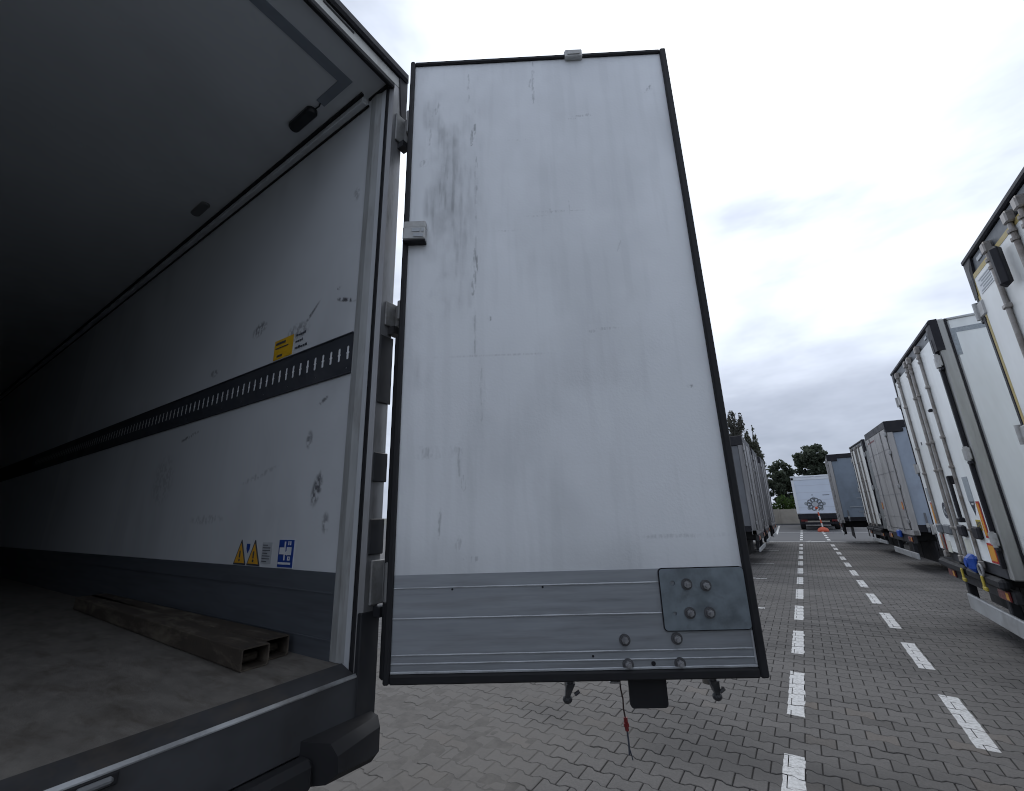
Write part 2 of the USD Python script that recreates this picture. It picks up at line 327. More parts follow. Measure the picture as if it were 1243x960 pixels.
# ------------------------------------------------------------------ the ground
ground = grid(2, 2, lambda u, v: np.stack([-700 + 1400 * u, -700 + 1400 * v, 0 * u - 0.06], -1))
obj('ground', ground, 'far_earth', kind='structure')
YE = 26.2                                                     # pavers end, asphalt begins
asphalt = grid(2, 2, lambda u, v: np.stack([-90 + 180 * u, YE + 0.005 + 80 * v, 0 * u - 0.002], -1))
asph = obj('asphalt', asphalt, 'asphalt', kind='structure')

pave = UsdGeom.Xform.Define(stage, '/World/pavement').GetPrim()
pave.SetCustomDataByKey('kind', 'structure')
PX, PY = 0.199, 0.1405                                        # paver pitch
X0, X1, Y0, Y1 = -5.2, 5.6, 0.6, YE
def dust_at(x, y):
    w = meshkit.fbm(np.stack([x * 1.3, y * 1.3, 0 * x], -1), 4, 3) - 0.5
    return sstep(-1.25, -2.5, x + w * 1.6) * sstep(9, 6, y)
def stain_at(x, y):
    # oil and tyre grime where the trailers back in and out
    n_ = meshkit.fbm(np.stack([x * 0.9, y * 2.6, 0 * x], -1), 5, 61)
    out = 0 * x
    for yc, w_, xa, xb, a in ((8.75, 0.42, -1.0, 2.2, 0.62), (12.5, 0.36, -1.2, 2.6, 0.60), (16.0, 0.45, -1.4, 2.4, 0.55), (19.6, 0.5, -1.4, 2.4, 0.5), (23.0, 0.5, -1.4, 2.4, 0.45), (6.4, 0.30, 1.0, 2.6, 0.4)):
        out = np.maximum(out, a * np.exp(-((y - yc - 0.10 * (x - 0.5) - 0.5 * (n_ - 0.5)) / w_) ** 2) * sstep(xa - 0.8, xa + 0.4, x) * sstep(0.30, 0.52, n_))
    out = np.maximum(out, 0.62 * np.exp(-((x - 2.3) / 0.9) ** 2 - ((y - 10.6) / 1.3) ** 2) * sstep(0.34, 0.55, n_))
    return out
rect = lambda a, b, c, d, z: (np.array([[a, c, z], [b, c, z], [b, d, z], [a, d, z]]), np.array([[0, 1, 2], [0, 2, 3]]))
far = [rect(-60, X0, -40, YE, -0.004), rect(X1, 60, -40, YE, -0.004), rect(X0, X1, -40, Y0, -0.004)]
obj('paving_beyond', (np.vstack([a for a, _ in far]), np.vstack([f + 4 * i for i, (_, f) in enumerate(far)])), 'far_pavers', pave)
def bed(u, v):
    x, y = X0 + (X1 - X0) * u, Y0 + (Y1 - Y0) * v
    n = meshkit.noise(np.stack([x * 9, y * 9, 0 * x], -1), 5)
    return np.stack([x, y, -0.011 + 0.0090 * dust_at(x, y) * (0.70 + 0.6 * n)], -1)
bv, bf = grid(216, 512, bed)
b = obj('sand_bed', (bv, bf), 'joint_sand', pave)
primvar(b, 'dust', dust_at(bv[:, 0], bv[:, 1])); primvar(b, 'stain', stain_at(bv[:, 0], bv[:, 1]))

cols = np.array([0, 0.0355, 0.0655, 0.1340, 0.1640, 0.199]) - 0.0995
DEL = 0.0125
wave_top = np.array([DEL, DEL, -DEL, -DEL, DEL, DEL])
def paver_outline(inset):
    xs = cols.copy(); xs[0] += inset; xs[-1] -= inset
    t = wave_top + PY / 2 - inset
    return np.vstack([np.stack([xs, t], 1), np.stack([xs[::-1], -t[::-1]], 1)])          # 12 points, clockwise from top left
GAP = 0.0042
o_in, o_out = paver_outline(GAP + 0.0035), paver_outline(GAP)
pv = np.vstack([np.c_[o_in, np.zeros(12)], np.c_[o_out, np.full(12, -0.003)], np.c_[o_out, np.full(12, -0.03)]])
pf = []
for i in range(5):
    a, b_, c, d = i, i + 1, 10 - i, 11 - i
    pf += [[a, c, b_], [a, d, c]]
for lo, hi in ((12, 0), (24, 12)):
    for i in range(12):
        j = (i + 1) % 12
        pf += [[hi + i, hi + j, lo + j], [hi + i, lo + j, lo + i]]
pf = np.array(pf)
nx, ny = int((X1 - X0) / PX), int((Y1 - Y0) / PY)
J, I = np.meshgrid(np.arange(ny), np.arange(nx), indexing='ij')
cxs = (X0 + PX * (I + 0.5) + PX / 2 * (J % 2)).ravel() + 0.035
cys = (Y0 + PY * (J + 0.5)).ravel()
keep = cxs < X1 - 0.1
cxs, cys = cxs[keep], cys[keep]
n = len(cxs)
cz = rng.normal(0, 0.0011, n) + 0.006 * (meshkit.fbm(np.stack([cxs * 0.7, cys * 0.7, 0 * cxs], -1), 3, 9) - 0.5)
tx, ty, yaw = rng.normal(0, 0.006, n), rng.normal(0, 0.006, n), rng.normal(0, 0.004, n)
def paver_at(k):
    x = pv[:, 0] * np.cos(yaw[k]) - pv[:, 1] * np.sin(yaw[k]); y = pv[:, 0] * np.sin(yaw[k]) + pv[:, 1] * np.cos(yaw[k])
    return np.stack([cxs[k] + x, cys[k] + y, cz[k] + pv[:, 2] + tx[k] * x + ty[k] * y], -1)
rel = np.stack([cxs, cys, 0 * cxs - CAM_H], -1)
dep = rel @ FWD
ok = dep > 0.2
us, vs = np.where(ok, rel @ RIGHT / np.where(ok, dep, 1), 9), np.where(ok, rel @ DOWN / np.where(ok, dep, 1), 9)
seen = ok & (us > -0.42) & (us < 1.2) & (vs < 0.93) & ((vs > 0.69) | (us > 0.6))      # only decides which pavers get a prim of their own
dist = np.where(seen, np.linalg.norm(rel, axis=1), 1e9)
single = np.argsort(dist)[:300]
mask = np.ones(n, bool); mask[single] = False
for k in single:
    v = paver_at(k)
    p = obj('paver', (v, pf), 'paver_concrete', pave)
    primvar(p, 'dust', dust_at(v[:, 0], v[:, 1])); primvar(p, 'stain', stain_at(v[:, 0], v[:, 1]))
rest = np.nonzero(mask)[0]
V = np.concatenate([paver_at(k) for k in rest]); F = (pf[None] + 36 * np.arange(len(rest))[:, None, None]).reshape(-1, 3)
p = obj('paver_field', (V, F), 'paver_concrete', pave, kind='stuff')
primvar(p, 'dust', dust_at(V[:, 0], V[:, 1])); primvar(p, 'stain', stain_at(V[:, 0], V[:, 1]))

# painted dashes lie on the stones they cross, the joints stay bare
def paint(x0, x1, y0, y1, ragged=0.0025):
    r = np.random.default_rng(int(abs(x0 * 1000) + y0 * 100))
    ys = np.linspace(y0, y1, max(3, int((y1 - y0) / 0.05)))
    xs = np.linspace(x0, x1, max(3, int((x1 - x0) / 0.04)))
    e = lambda m: r.normal(0, ragged, m)
    ring = [(x, y0 + d) for x, d in zip(xs, e(len(xs)))] + [(x1 + d, y) for y, d in zip(ys, e(len(ys)))] + [(x, y1 + d) for x, d in zip(xs[::-1], e(len(xs)))] + [(x0 + d, y) for y, d in zip(ys[::-1], e(len(ys)))]
    area = Polygon(ring).buffer(0)
    out = []
    for k in np.nonzero((cxs > x0 - 0.12) & (cxs < x1 + 0.12) & (cys > y0 - 0.1) & (cys < y1 + 0.1))[0]:
        stone = Polygon(paver_at(k)[:12, :2]).buffer(0.0044)
        q = area.intersection(stone)
        for g in getattr(q, 'geoms', [q]):
            if g.area < 2e-5 or g.geom_type != 'Polygon': continue
            v2, f2 = trimesh.creation.triangulate_polygon(g, engine='earcut')
            z = cz[k] + tx[k] * (v2[:, 0] - cxs[k]) + ty[k] * (v2[:, 1] - cys[k]) + 0.0012
            out.append(trimesh.Trimesh(np.c_[v2, z], f2 if True else f2, process=False))
    return cat(out) if out else None
def upward(m):
    fl = m.face_normals[:, 2] < 0
    m.faces[fl] = m.faces[fl][:, ::-1]
    return m
for k in range(-1, 12):
    ya = 4.857 + 1.885 * k
    for xa, xb, da in ((-0.418, -0.287, 0.0), (0.752, 0.884, 0.03)):
        if ya + da + 1.16 < YE - 0.1:
            m = paint(xa, xb, ya + da, ya + da + (1.17 if xa < 0 else 1.08))
            if m is not None: obj('painted_dash', upward(m), 'road_paint', pave)
for ya, xa in ((9.28, -0.86), (12.98, -1.05), (16.3, -1.05), (21.0, -1.1)):
    m = paint(-5.0, xa, ya, ya + 0.09, 0.003)
    if m is not None: obj('painted_bay_line', upward(m), 'road_paint', pave)
def sheet(a, b, c, d, z): return upward(trimesh.Trimesh(*rect(a, b, c, d, z), process=False))
for k in range(6):
    ya = 27.48 + 1.885 * k
    for xa, xb in ((-0.418, -0.287), (0.752, 0.884)):
        obj('painted_dash', sheet(xa, xb, ya, ya + 1.1, 0.003), 'road_paint', asph)
obj('painted_edge_line', sheet(-3.2, 9.0, YE + 0.15, YE + 0.33, 0.003), 'road_paint', asph)
obj('painted_arrow', upward(cat([sheet(0.0, 0.62, YE + 0.5, YE + 0.75, 0.004), trimesh.Trimesh([[-0.2, YE + 0.62, 0.004], [0.05, YE + 0.38, 0.004], [0.05, YE + 0.88, 0.004]], [[0, 1, 2]], process=False)])), 'road_paint', asph)
obj('painted_edge_line', upward(trimesh.Trimesh([[-1.75, 33.0, 0.003], [-1.62, 33.0, 0.003], [-2.0, 47.0, 0.003], [-2.15, 47.0, 0.003]], [[0, 1, 2], [0, 2, 3]], process=False)), 'road_paint', asph)
obj('painted_edge_line', sheet(-2.5, 9.0, 35.2, 35.4, 0.004), 'road_paint', asph)

# ------------------------------------------------------------------ the open refrigerated trailer
BX, BY = -1.385, -0.139
ZF, ZC, YW, YN = 1.235, 3.875, 1.091, -1.369                 # floor, ceiling, far and near inner wall
XF, XR = -14.8, -1.525                                       # bulkhead, end of the wall panels
tr = thing('refrigerated_trailer', 'open white refrigerated trailer seen from behind, dark inside with grey slotted rail', 'trailer', (BX, BY, 0))
def T(name, m, material, smooth=False, parent=tr, **kw):
    if isinstance(m, trimesh.Trimesh):
        m = m.copy(); m.apply_translation((-BX, -BY, 0))
    else:
        m = (np.asarray(m[0]) - (BX, BY, 0), m[1])
    return obj(name, m, material, parent, smooth, **kw)

T('floor', bx(XF, -1.466, YN, YW, 1.10, ZF), 'floor_ply')
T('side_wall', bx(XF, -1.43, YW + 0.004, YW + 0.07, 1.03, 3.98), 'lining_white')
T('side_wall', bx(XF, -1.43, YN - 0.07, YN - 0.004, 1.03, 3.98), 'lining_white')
T('bulkhead', bx(XF - 0.08, XF, YN, YW, 1.0, 3.98), 'lining_darkened')
T('roof', bx(XF - 0.08, -1.43, YN, YW, ZC + 0.004, 3.985), 'trailer_white')
T('ceiling', grid(2, 2, lambda u, v: np.stack([XF + (-1.40 - XF) * u, YW - (YW - YN) * v, 0 * u + ZC], -1)), 'ceiling_white')
# far wall lining with its scuffs
ga, gb = XR, -6.0
def lining(u, v): return np.stack([ga + (gb - ga) * u, 0 * u + YW, ZF + (ZC - ZF) * v], -1)
lv, lf = grid(760, 450, lining)
def scuff(X, Z, x, z, lx, lz, a, ang=0.0, seed=0, sharp=0.45):
    """Dirt of its own shape: an ellipse broken up by noise."""
    c, s = math.cos(ang), math.sin(ang)
    dx, dz = ((X - x) * c + (Z - z) * s) / lx, (-(X - x) * s + (Z - z) * c) / lz
    e = np.clip(1 - dx * dx - dz * dz, 0, 1)
    nz = meshkit.fbm(np.stack([X * 70 + seed * 3.1, Z * 60, 0 * X + seed], -1), 5, 11)
    return a * sstep(0.0, 0.9, e) * sstep(sharp + 0.06, sharp + 0.32, nz)
X, Z = lv[:, 0], lv[:, 2]
gr = 0.10 * sstep(0.5, 0.75, meshkit.fbm(np.stack([X * 3, Z * 1.2, 0 * X], -1), 5, 21))
for x, z, lx, lz, a, an in ((-2.40, 2.78, 0.09, 0.05, 0.8, 0.2), (-1.71, 1.86, 0.04, 0.09, 0.9, -0.3), (-1.676, 2.80, 0.02, 0.012, 1.6, 0), (-2.9, 2.62, 0.07, 0.03, 0.6, 0), (-1.62, 2.72, 0.10, 0.014, 1.0, -0.35), (-1.9, 2.72, 0.12, 0.012, 0.8, 0.7), (-2.0, 2.66, 0.12, 0.06, 0.55, 0), (-1.72, 2.25, 0.05, 0.012, 0.8, 0.4), (-1.80, 2.08, 0.03, 0.05, 0.7, 0), (-3.1, 2.25, 0.16, 0.014, 0.9, 0.15), (-1.63, 1.72, 0.03, 0.05, 0.6, 0), (-2.2, 1.95, 0.2, 0.02, 0.35, 0.2), (-1.60, 3.3, 0.03, 0.05, 0.4, 0), (-2.7, 1.75, 0.25, 0.03, 0.3, 0), (-3.4, 2.0, 0.2, 0.2, 0.25, 0)):
    gr = np.maximum(gr, scuff(X, Z, x, z, lx, lz, a, an, int(-x * 10), 0.32))
w = T('wall_lining', (lv, lf[:, ::-1]), 'wall_white'); primvar(w, 'grime', np.clip(gr, 0, 1))
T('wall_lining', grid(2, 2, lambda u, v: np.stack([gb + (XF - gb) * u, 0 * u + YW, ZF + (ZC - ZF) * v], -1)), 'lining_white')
T('wall_lining', grid(2, 2, lambda u, v: np.stack([XF + (-1.45 - XF) * u, 0 * u + YN, ZF + (ZC - ZF) * v], -1)), 'lining_darkened')
# kick plates
for y0, y1 in ((YW - 0.006, YW - 0.001), (YN + 0.001, YN + 0.006)):
    kp = T('kick_plate', bx(XF, XR - 0.005, y0, y1, ZF, 1.535), 'kick_dark')
for z in (1.30, 1.46):
    T('ridge', bx(XF, XR - 0.006, YW - 0.0085, YW - 0.0062, z, z + 0.004), 'kick_dark', parent=tr)
# slotted load rail
rail2 = sbox(XF, 2.346, -1.535, 2.532)
holes = []
for k in range(92):
    x = -1.566 - 0.0612 * k
    holes.append(unary_union([rrect(x - 0.0072, x + 0.0072, 2.411, 2.475, 0.006), sbox(x - 0.0110, 2.439, x + 0.0110, 2.446)]))
for k in range(58): holes.append(Point(-1.57 - 0.23 * k, 2.372).buffer(0.004, 3))
rail = rail2.difference(unary_union(holes))
rm = place(extr(rail, 0.0022), (0, YW - 0.0012, 0), (1, 0, 0), (0, 0, 1))
lr = T('load_rail', rm, 'rail_grey')
T('rail_backing', bx(-7.4, -1.54, YW - 0.0026, YW - 0.0005, 2.40, 2.486), 'slot_light')
for z0 in (2.340, 2.529):
    T('rail_edge', bx(XF, -1.536, YW - 0.0075, YW - 0.0002, z0, z0 + 0.008, 0.002), 'rail_grey')
# moulding between wall and ceiling
T('cove', bx(XF, -1.56, 1.053, YW - 0.001, ZC - 0.040, ZC - 0.002, 0.004), 'ceiling_white')
T('cove_seal', bx(XF, -1.552, 1.036, 1.0525, ZC - 0.012, ZC - 0.0015), 'black_rubber')
T('cove_seal', bx(XF, -1.552, YW - 0.009, YW - 0.0005, ZC - 0.050, ZC - 0.0405), 'black_rubber')
T('cove_seal', bx(-1.5515, -1.405, YW - 0.010, YW + 0.01, ZC - 0.012, ZC - 0.0015), 'black_rubber')
# corner liner, door seal, posts, header
for s in (1, -1):
    f = lambda y: BY + s * (y - BY)
    T('corner_liner', hull([(XR - 0.006, f(YW - 0.004), z) for z in (ZF + 0.002, ZC - 0.013)] + [(-1.432, f(YW + 0.012), z) for z in (ZF + 0.002, ZC - 0.013)] + [(XR - 0.006, f(YW + 0.05), z) for z in (ZF + 0.002, ZC - 0.013)] + [(-1.432, f(YW + 0.05), z) for z in (ZF + 0.002, ZC - 0.013)] + [(-1.49, f(YW - 0.007), z) for z in (ZF + 0.002, ZC - 0.013)]), 'liner_aluminium')
    T('frame_seal', bx(-1.4315, -1.405, f(YW + 0.004), f(YW + 0.05), 1.215, ZC + 0.02, 0.004), 'black_rubber')
    T('corner_post', hull([(x, f(y), z) for z in (0.98, 3.885) for x, y in ((-1.4045, YW + 0.006), (-1.385, YW + 0.018), (-1.385, YW + 0.080), (-1.392, YW + 0.088), (-1.4295, YW + 0.088), (-1.4295, YW + 0.052), (-1.4045, YW + 0.052))]), 'stainless')
    T('corner_cap', hull([(x, f(y), z) for x, y, z in ((-1.379, YW + 0.045, 3.97), (-1.379, YW + 0.101, 3.97), (-1.379, YW + 0.101, 3.70), (-1.379, YW + 0.068, 3.72), (-1.3846, YW + 0.045, 3.97), (-1.45, YW + 0.101, 3.97), (-1.45, YW + 0.101, 3.70), (-1.3846, YW + 0.068, 3.72), (-1.3846, YW + 0.099, 4.0), (-1.45, YW + 0.099, 4.0))]), 'frame_black')
T('header', bx(-1.4295, -1.385, YN - 0.09, YW + 0.09, 3.887, 3.9545, 0.004), 'post_grey')
T('header_seal', bx(-1.4045, -1.378, YN - 0.01, YW + 0.02, 3.852, 3.8865, 0.006), 'black_rubber')
T('header_trim', bx(-1.46, -1.362, YN - 0.102, YW + 0.102, 3.955, 4.012, 0.012), 'frame_black')
T('header_slot', bx(-1.384, -1.3815, 0.70, 0.86, 3.93, 3.942, 0.002), 'frame_black')
# sill
prof = Polygon([(-1.4655, 1.10), (-1.4655, 1.236), (-1.452, 1.222), (-1.392, 1.212), (-1.385, 1.205), (-1.385, 1.055), (-1.40, 1.045), (-1.40, 1.02)])
sm = extr(prof, (YW + 0.012) - (YN - 0.012))
T('sill', place(sm, (0, YW + 0.012, 0), (1, 0, 0), (0, 0, 1)), 'sill_steel')
T('sill_tread', hull([(x, y, z) for y in (YN, YW) for x, z in ((-1.464, 1.238), (-1.452, 1.2245), (-1.393, 1.2145), (-1.393, 1.2115), (-1.452, 1.2205), (-1.464, 1.233))]), 'sill_grimy')
T('sill_edge', hull([(x, y, z) for y in (YN, YW + 0.006) for x, z in ((-1.3925, 1.2155), (-1.3835, 1.2085), (-1.3835, 1.2050), (-1.3925, 1.2100))]), 'edge_worn')
for k in range(9):
    y = YW - 0.12 - 0.11 * k
    T('rivet', sph((-1.43, y, 1.2195), 0.006, 1, (1, 1, 0.5)), 'zinc_bright')
ml = T('marker_lamp', bx(-1.384, -1.369, 0.39, 0.455, 1.183, 1.200, 0.006), 'lamp_grey')
T('lamp_base', bx(-1.3848, -1.380, 0.375, 0.465, 1.178, 1.204, 0.003), 'black_rubber', parent=tr)
# bumper
T('bumper', bx(-1.398, -1.330, YN - 0.05, 0.93, 0.965, 1.052, 0.018), 'black_rubber')
T('bumper_buffer', hull([(x, y, z) for x, y, z in ((-1.40, 0.90, 1.09), (-1.30, 0.95, 1.085), (-1.275, 0.96, 1.055), (-1.275, 0.965, 1.01), (-1.31, 0.95, 0.98), (-1.40, 0.90, 0.97),
    (-1.40, 1.165, 1.085), (-1.34, 1.16, 1.08), (-1.315, 1.15, 1.055), (-1.315, 1.15, 0.985), (-1.345, 1.145, 0.95), (-1.40, 1.16, 0.945), (-1.295, 1.09, 1.06), (-1.295, 1.09, 0.99))]), 'black_rubber', 20)
T('bumper_buffer', hull([(x, BY - (y - BY), z) for x, y, z in ((-1.40, 0.90, 1.09), (-1.30, 0.95, 1.085), (-1.27, 0.96, 1.055), (-1.27, 0.96, 0.985), (-1.31, 0.94, 0.95), (-1.40, 0.90, 0.945),
    (-1.40, 1.185, 1.085), (-1.33, 1.18, 1.08), (-1.30, 1.165, 1.055), (-1.30, 1.165, 0.985), (-1.335, 1.165, 0.95), (-1.40, 1.18, 0.945))]), 'black_rubber', 25)
T('underrun_bar', bx(-1.50, -1.40, -1.25, 0.99, 0.50, 0.62, 0.03), 'aluminium_board')
for y in (-0.75, 0.45): T('chassis_rail', bx(-12.5, -1.42, y, y + 0.14, 0.72, 1.03, 0.01), 'black_paint')
for k, x in enumerate((-4.2, -5.5, -6.8)):
    for y0, y1 in ((YN - 0.03, YN + 0.32), (YW - 0.32, YW + 0.03)):
        m = trimesh.creation.revolve([(0.0, 0), (0.30, 0), (0.33, 0.0), (0.49, 0.0), (0.515, 0.03), (0.515, 0.32), (0.49, 0.35), (0.0, 0.35)], sections=28)
        T('wheel', place(m, (x, y1, 0.515), (1, 0, 0), (0, 0, 1)), 'tyre', 35)
# hinges and the black brackets between them, on the far post
def hinge(z0, z1):
    return cat([bx(-1.3845, -1.375, 1.128, 1.192, z0 + 0.01, z1 - 0.01, 0.003), cyl((-1.338, 1.196, z0), (-1.338, 1.196, z1), 0.0165, 14),
                bx(-1.375, -1.338, 1.180, 1.196, z0 + 0.015, z1 - 0.015, 0.003)])
for z0, z1 in ((3.535, 3.72), (2.53, 2.665), (1.415, 1.59)):
    h = T('hinge', hinge(z0, z1), 'hinge_dull', 30)
    T('hinge_bush', cat([cyl((-1.338, 1.196, z0 - 0.032), (-1.338, 1.196, z0 - 0.001), 0.022, 12), cyl((-1.338, 1.196, z1 + 0.001), (-1.338, 1.196, z1 + 0.012), 0.018, 12), bx(-1.3843, -1.345, 1.150, 1.192, z0 - 0.03, z0 + 0.004)]), 'black_paint', parent=tr)
for z0, z1 in ((2.19, 2.49), (1.87, 1.985), (1.60, 1.73)):
    T('post_bracket', bx(-1.3848, -1.378, 1.112, 1.181, z0, z1, 0.003), 'black_paint')
T('post_foot', bx(-1.4043, -1.3815, 1.0985, 1.182, 0.985, 1.405, 0.003), 'black_paint')
# interior stickers
YS = YW - 0.0016
def wall_plate(x0, x1, z0, z1, d=0.0012, r=0.002): return place(extr(rrect(x0, x1, z0, z1, r), d), (0, YS + 0.0005, 0), (1, 0, 0), (0, 0, 1))
def on_wall(poly, lift=0.0): return place(extr(poly, 0.0012), (0, YS + 0.0003 - lift, 0), (1, 0, 0), (0, 0, 1))
ys = T('yellow_sticker', wall_plate(-2.205, -2.03, 2.545, 2.655), 'sticker_yellow')
T('sticker_print', cat([on_wall(sbox(-2.19, 2.628 + 0.0, -2.10, 2.640), 0.0015), on_wall(sbox(-2.19, 2.605, -2.07, 2.611), 0.0015), on_wall(sbox(-2.17, 2.557, -2.12, 2.568), 0.0015)]), 'ink_dark', parent=tr)
for z, wd in ((2.634, 0.085), (2.60, 0.06), (2.565, 0.09)):
    pr = []
    r = random.Random(int(z * 1000)); x = -2.005
    while x < -2.005 + wd:
        q = r.uniform(0.006, 0.016); pr.append(on_wall(sbox(x, z, x + q, z + r.uniform(0.008, 0.014)), 0.0005)); x += q + 0.005
    T('printed_line', cat(pr), 'ink_dark')
for xc in (-2.277, -2.152):
    tri = Polygon([(xc - 0.054, 1.541), (xc + 0.054, 1.541), (xc, 1.647)]).buffer(0.003)
    T('warning_sticker', on_wall(tri), 'ink_dark')
    T('warning_face', on_wall(Polygon([(xc - 0.046, 1.546), (xc + 0.046, 1.546), (xc, 1.634)]), 0.0014), 'sticker_orange')
    T('warning_symbol', cat([on_wall(sbox(xc - 0.005, 1.570, xc + 0.005, 1.600), 0.0028), on_wall(Point(xc, 1.559).buffer(0.006), 0.0028)]), 'ink_dark')
T('shield_sticker', on_wall(Polygon([(-2.226, 1.632), (-2.198, 1.632), (-2.198, 1.61), (-2.212, 1.59), (-2.226, 1.61)])), 'sticker_blue')
T('paper_sticker', wall_plate(-2.085, -2.005, 1.55, 1.64), 'sticker_pale')
T('paper_print', cat([on_wall(sbox(-2.078, 1.558 + 0.0115 * k, -2.078 + (0.062 if k % 3 else 0.04), 1.561 + 0.0115 * k), 0.0015) for k in range(7)]), 'ink_dark')
T('blue_sticker', wall_plate(-1.950, -1.826, 1.537, 1.656), 'sticker_white')
T('blue_face', on_wall(sbox(-1.945, 1.541, -1.831, 1.652), 0.0016), 'sticker_blue')
cx, cz_ = -1.892, 1.607
cross = unary_union([sbox(cx - 0.043, cz_ - 0.014, cx - 0.006, cz_ + 0.014), sbox(cx + 0.012, cz_ - 0.016, cx + 0.046, cz_ + 0.016), sbox(cx - 0.008, cz_ - 0.038, cx + 0.001, cz_ + 0.038), Polygon([(cx - 0.01, cz_ - 0.012), (cx + 0.018, cz_ + 0.004), (cx + 0.018, cz_ - 0.018)]), sbox(cx + 0.022, cz_ - 0.038, cx + 0.04, cz_ - 0.022).difference(sbox(cx + 0.027, cz_ - 0.033, cx + 0.035, cz_ - 0.026)), sbox(cx + 0.02, cz_ + 0.024, cx + 0.026, cz_ + 0.04), sbox(cx + 0.034, cz_ + 0.024, cx + 0.04, cz_ + 0.04)])
T('blue_symbol', on_wall(cross, 0.003), 'sticker_white')
r = random.Random(4); x = cx - 0.048; pr = []
while x < cx + 0.048:
    q = r.uniform(0.004, 0.008); pr.append(on_wall(sbox(x, 1.552, x + q, 1.561), 0.003)); x += q + 0.0025
T('blue_lettering', cat(pr), 'sticker_white')
# ceiling tape and lamps
tape = unary_union([sbox(-1.600, -1.25, -1.543, 0.976), sbox(-1.782, 0.930, -1.543, 0.976)])
tp = extr(tape, 0.004); tp.apply_translation((0, 0, ZC - 0.0045))
T('ceiling_channel', tp, 'ceiling_tape')
T('lamp_wire', tube([(-1.78, 0.952, ZC - 0.004), (-1.80, 0.958, ZC - 0.006), (-1.84, 0.955, ZC - 0.006)], 0.0035), 'lamp_dark')
def oval(x0, x1, y0, y1, d):
    p1, p2 = rrect(x0, x1, y0, y1, 0.028), rrect(x0 + 0.008, x1 - 0.008, y0 + 0.008, y1 - 0.008, 0.02)
    return hull([(x, y, ZC - 0.001) for x, y in p1.exterior.coords] + [(x, y, ZC - d * 0.6) for x, y in p1.exterior.coords] + [(x, y, ZC - d) for x, y in p2.exterior.coords])
T('ceiling_lamp', oval(-2.05, -1.832, 0.922, 0.982, 0.028), 'lamp_dark', 30)
T('ceiling_lamp', oval(-3.30, -3.09, 0.922, 0.978, 0.016), 'lamp_grey', 30)

# ------------------------------------------------------------------ the opened door
EX, EY, EA = -1.284, 1.131, 31.55
dr = thing('trailer_door', 'white trailer rear door swung open, scuffed, with black seal and aluminium kick plate', 'trailer door', (EX, EY, 0), EA)
# local: x along the door from the hinge, y behind the face we see, z up
ZT, ZB, SW = 3.962, 1.195, 1.276
obj('core', bx(0.012, SW - 0.012, 0.004, 0.082, ZB + 0.012, ZT - 0.012, 0.006), 'trailer_white', dr)
s0, s1, z0, z1 = 0.016, SW - 0.018, 1.532, ZT - 0.018
dv, df = grid(340, 620, lambda u, v: np.stack([s0 + (s1 - s0) * u, 0.004 * (meshkit.fbm(np.stack([u * 3.1, 0 * u, v * 6.3], -1), 3, 71) - 0.5), z0 + (z1 - z0) * v], -1))
S, Z = dv[:, 0], dv[:, 2]
P3 = lambda a, b, k: np.stack([S * a, Z * b, 0 * S + k], -1)
band = np.exp(-((S - 0.17) / 0.13) ** 2)
patch = sstep(0.42, 0.66, meshkit.fbm(P3(5, 2.6, 2), 5, 33))
smear = sstep(0.46, 0.74, meshkit.fbm(P3(55, 5.0, 1), 5, 31)) * band * patch * 0.40
smear += patch * band * (0.16 + 0.34 * meshkit.fbm(P3(46, 16, 5), 4, 41))
smear *= 0.35 + 0.65 * sstep(1.7, 2.9, Z)
soft = 0.15 * sstep(0.42, 0.75, meshkit.fbm(P3(2.4, 2.0, 4), 5, 35)) + 0.05 * sstep(0.5, 0.72, meshkit.fbm(P3(30, 2.2, 6), 5, 37))
grime = smear + soft
grime += 0.12 * sstep(0.10, 0.0, S) + 0.12 * sstep(1.66, 1.53, Z)
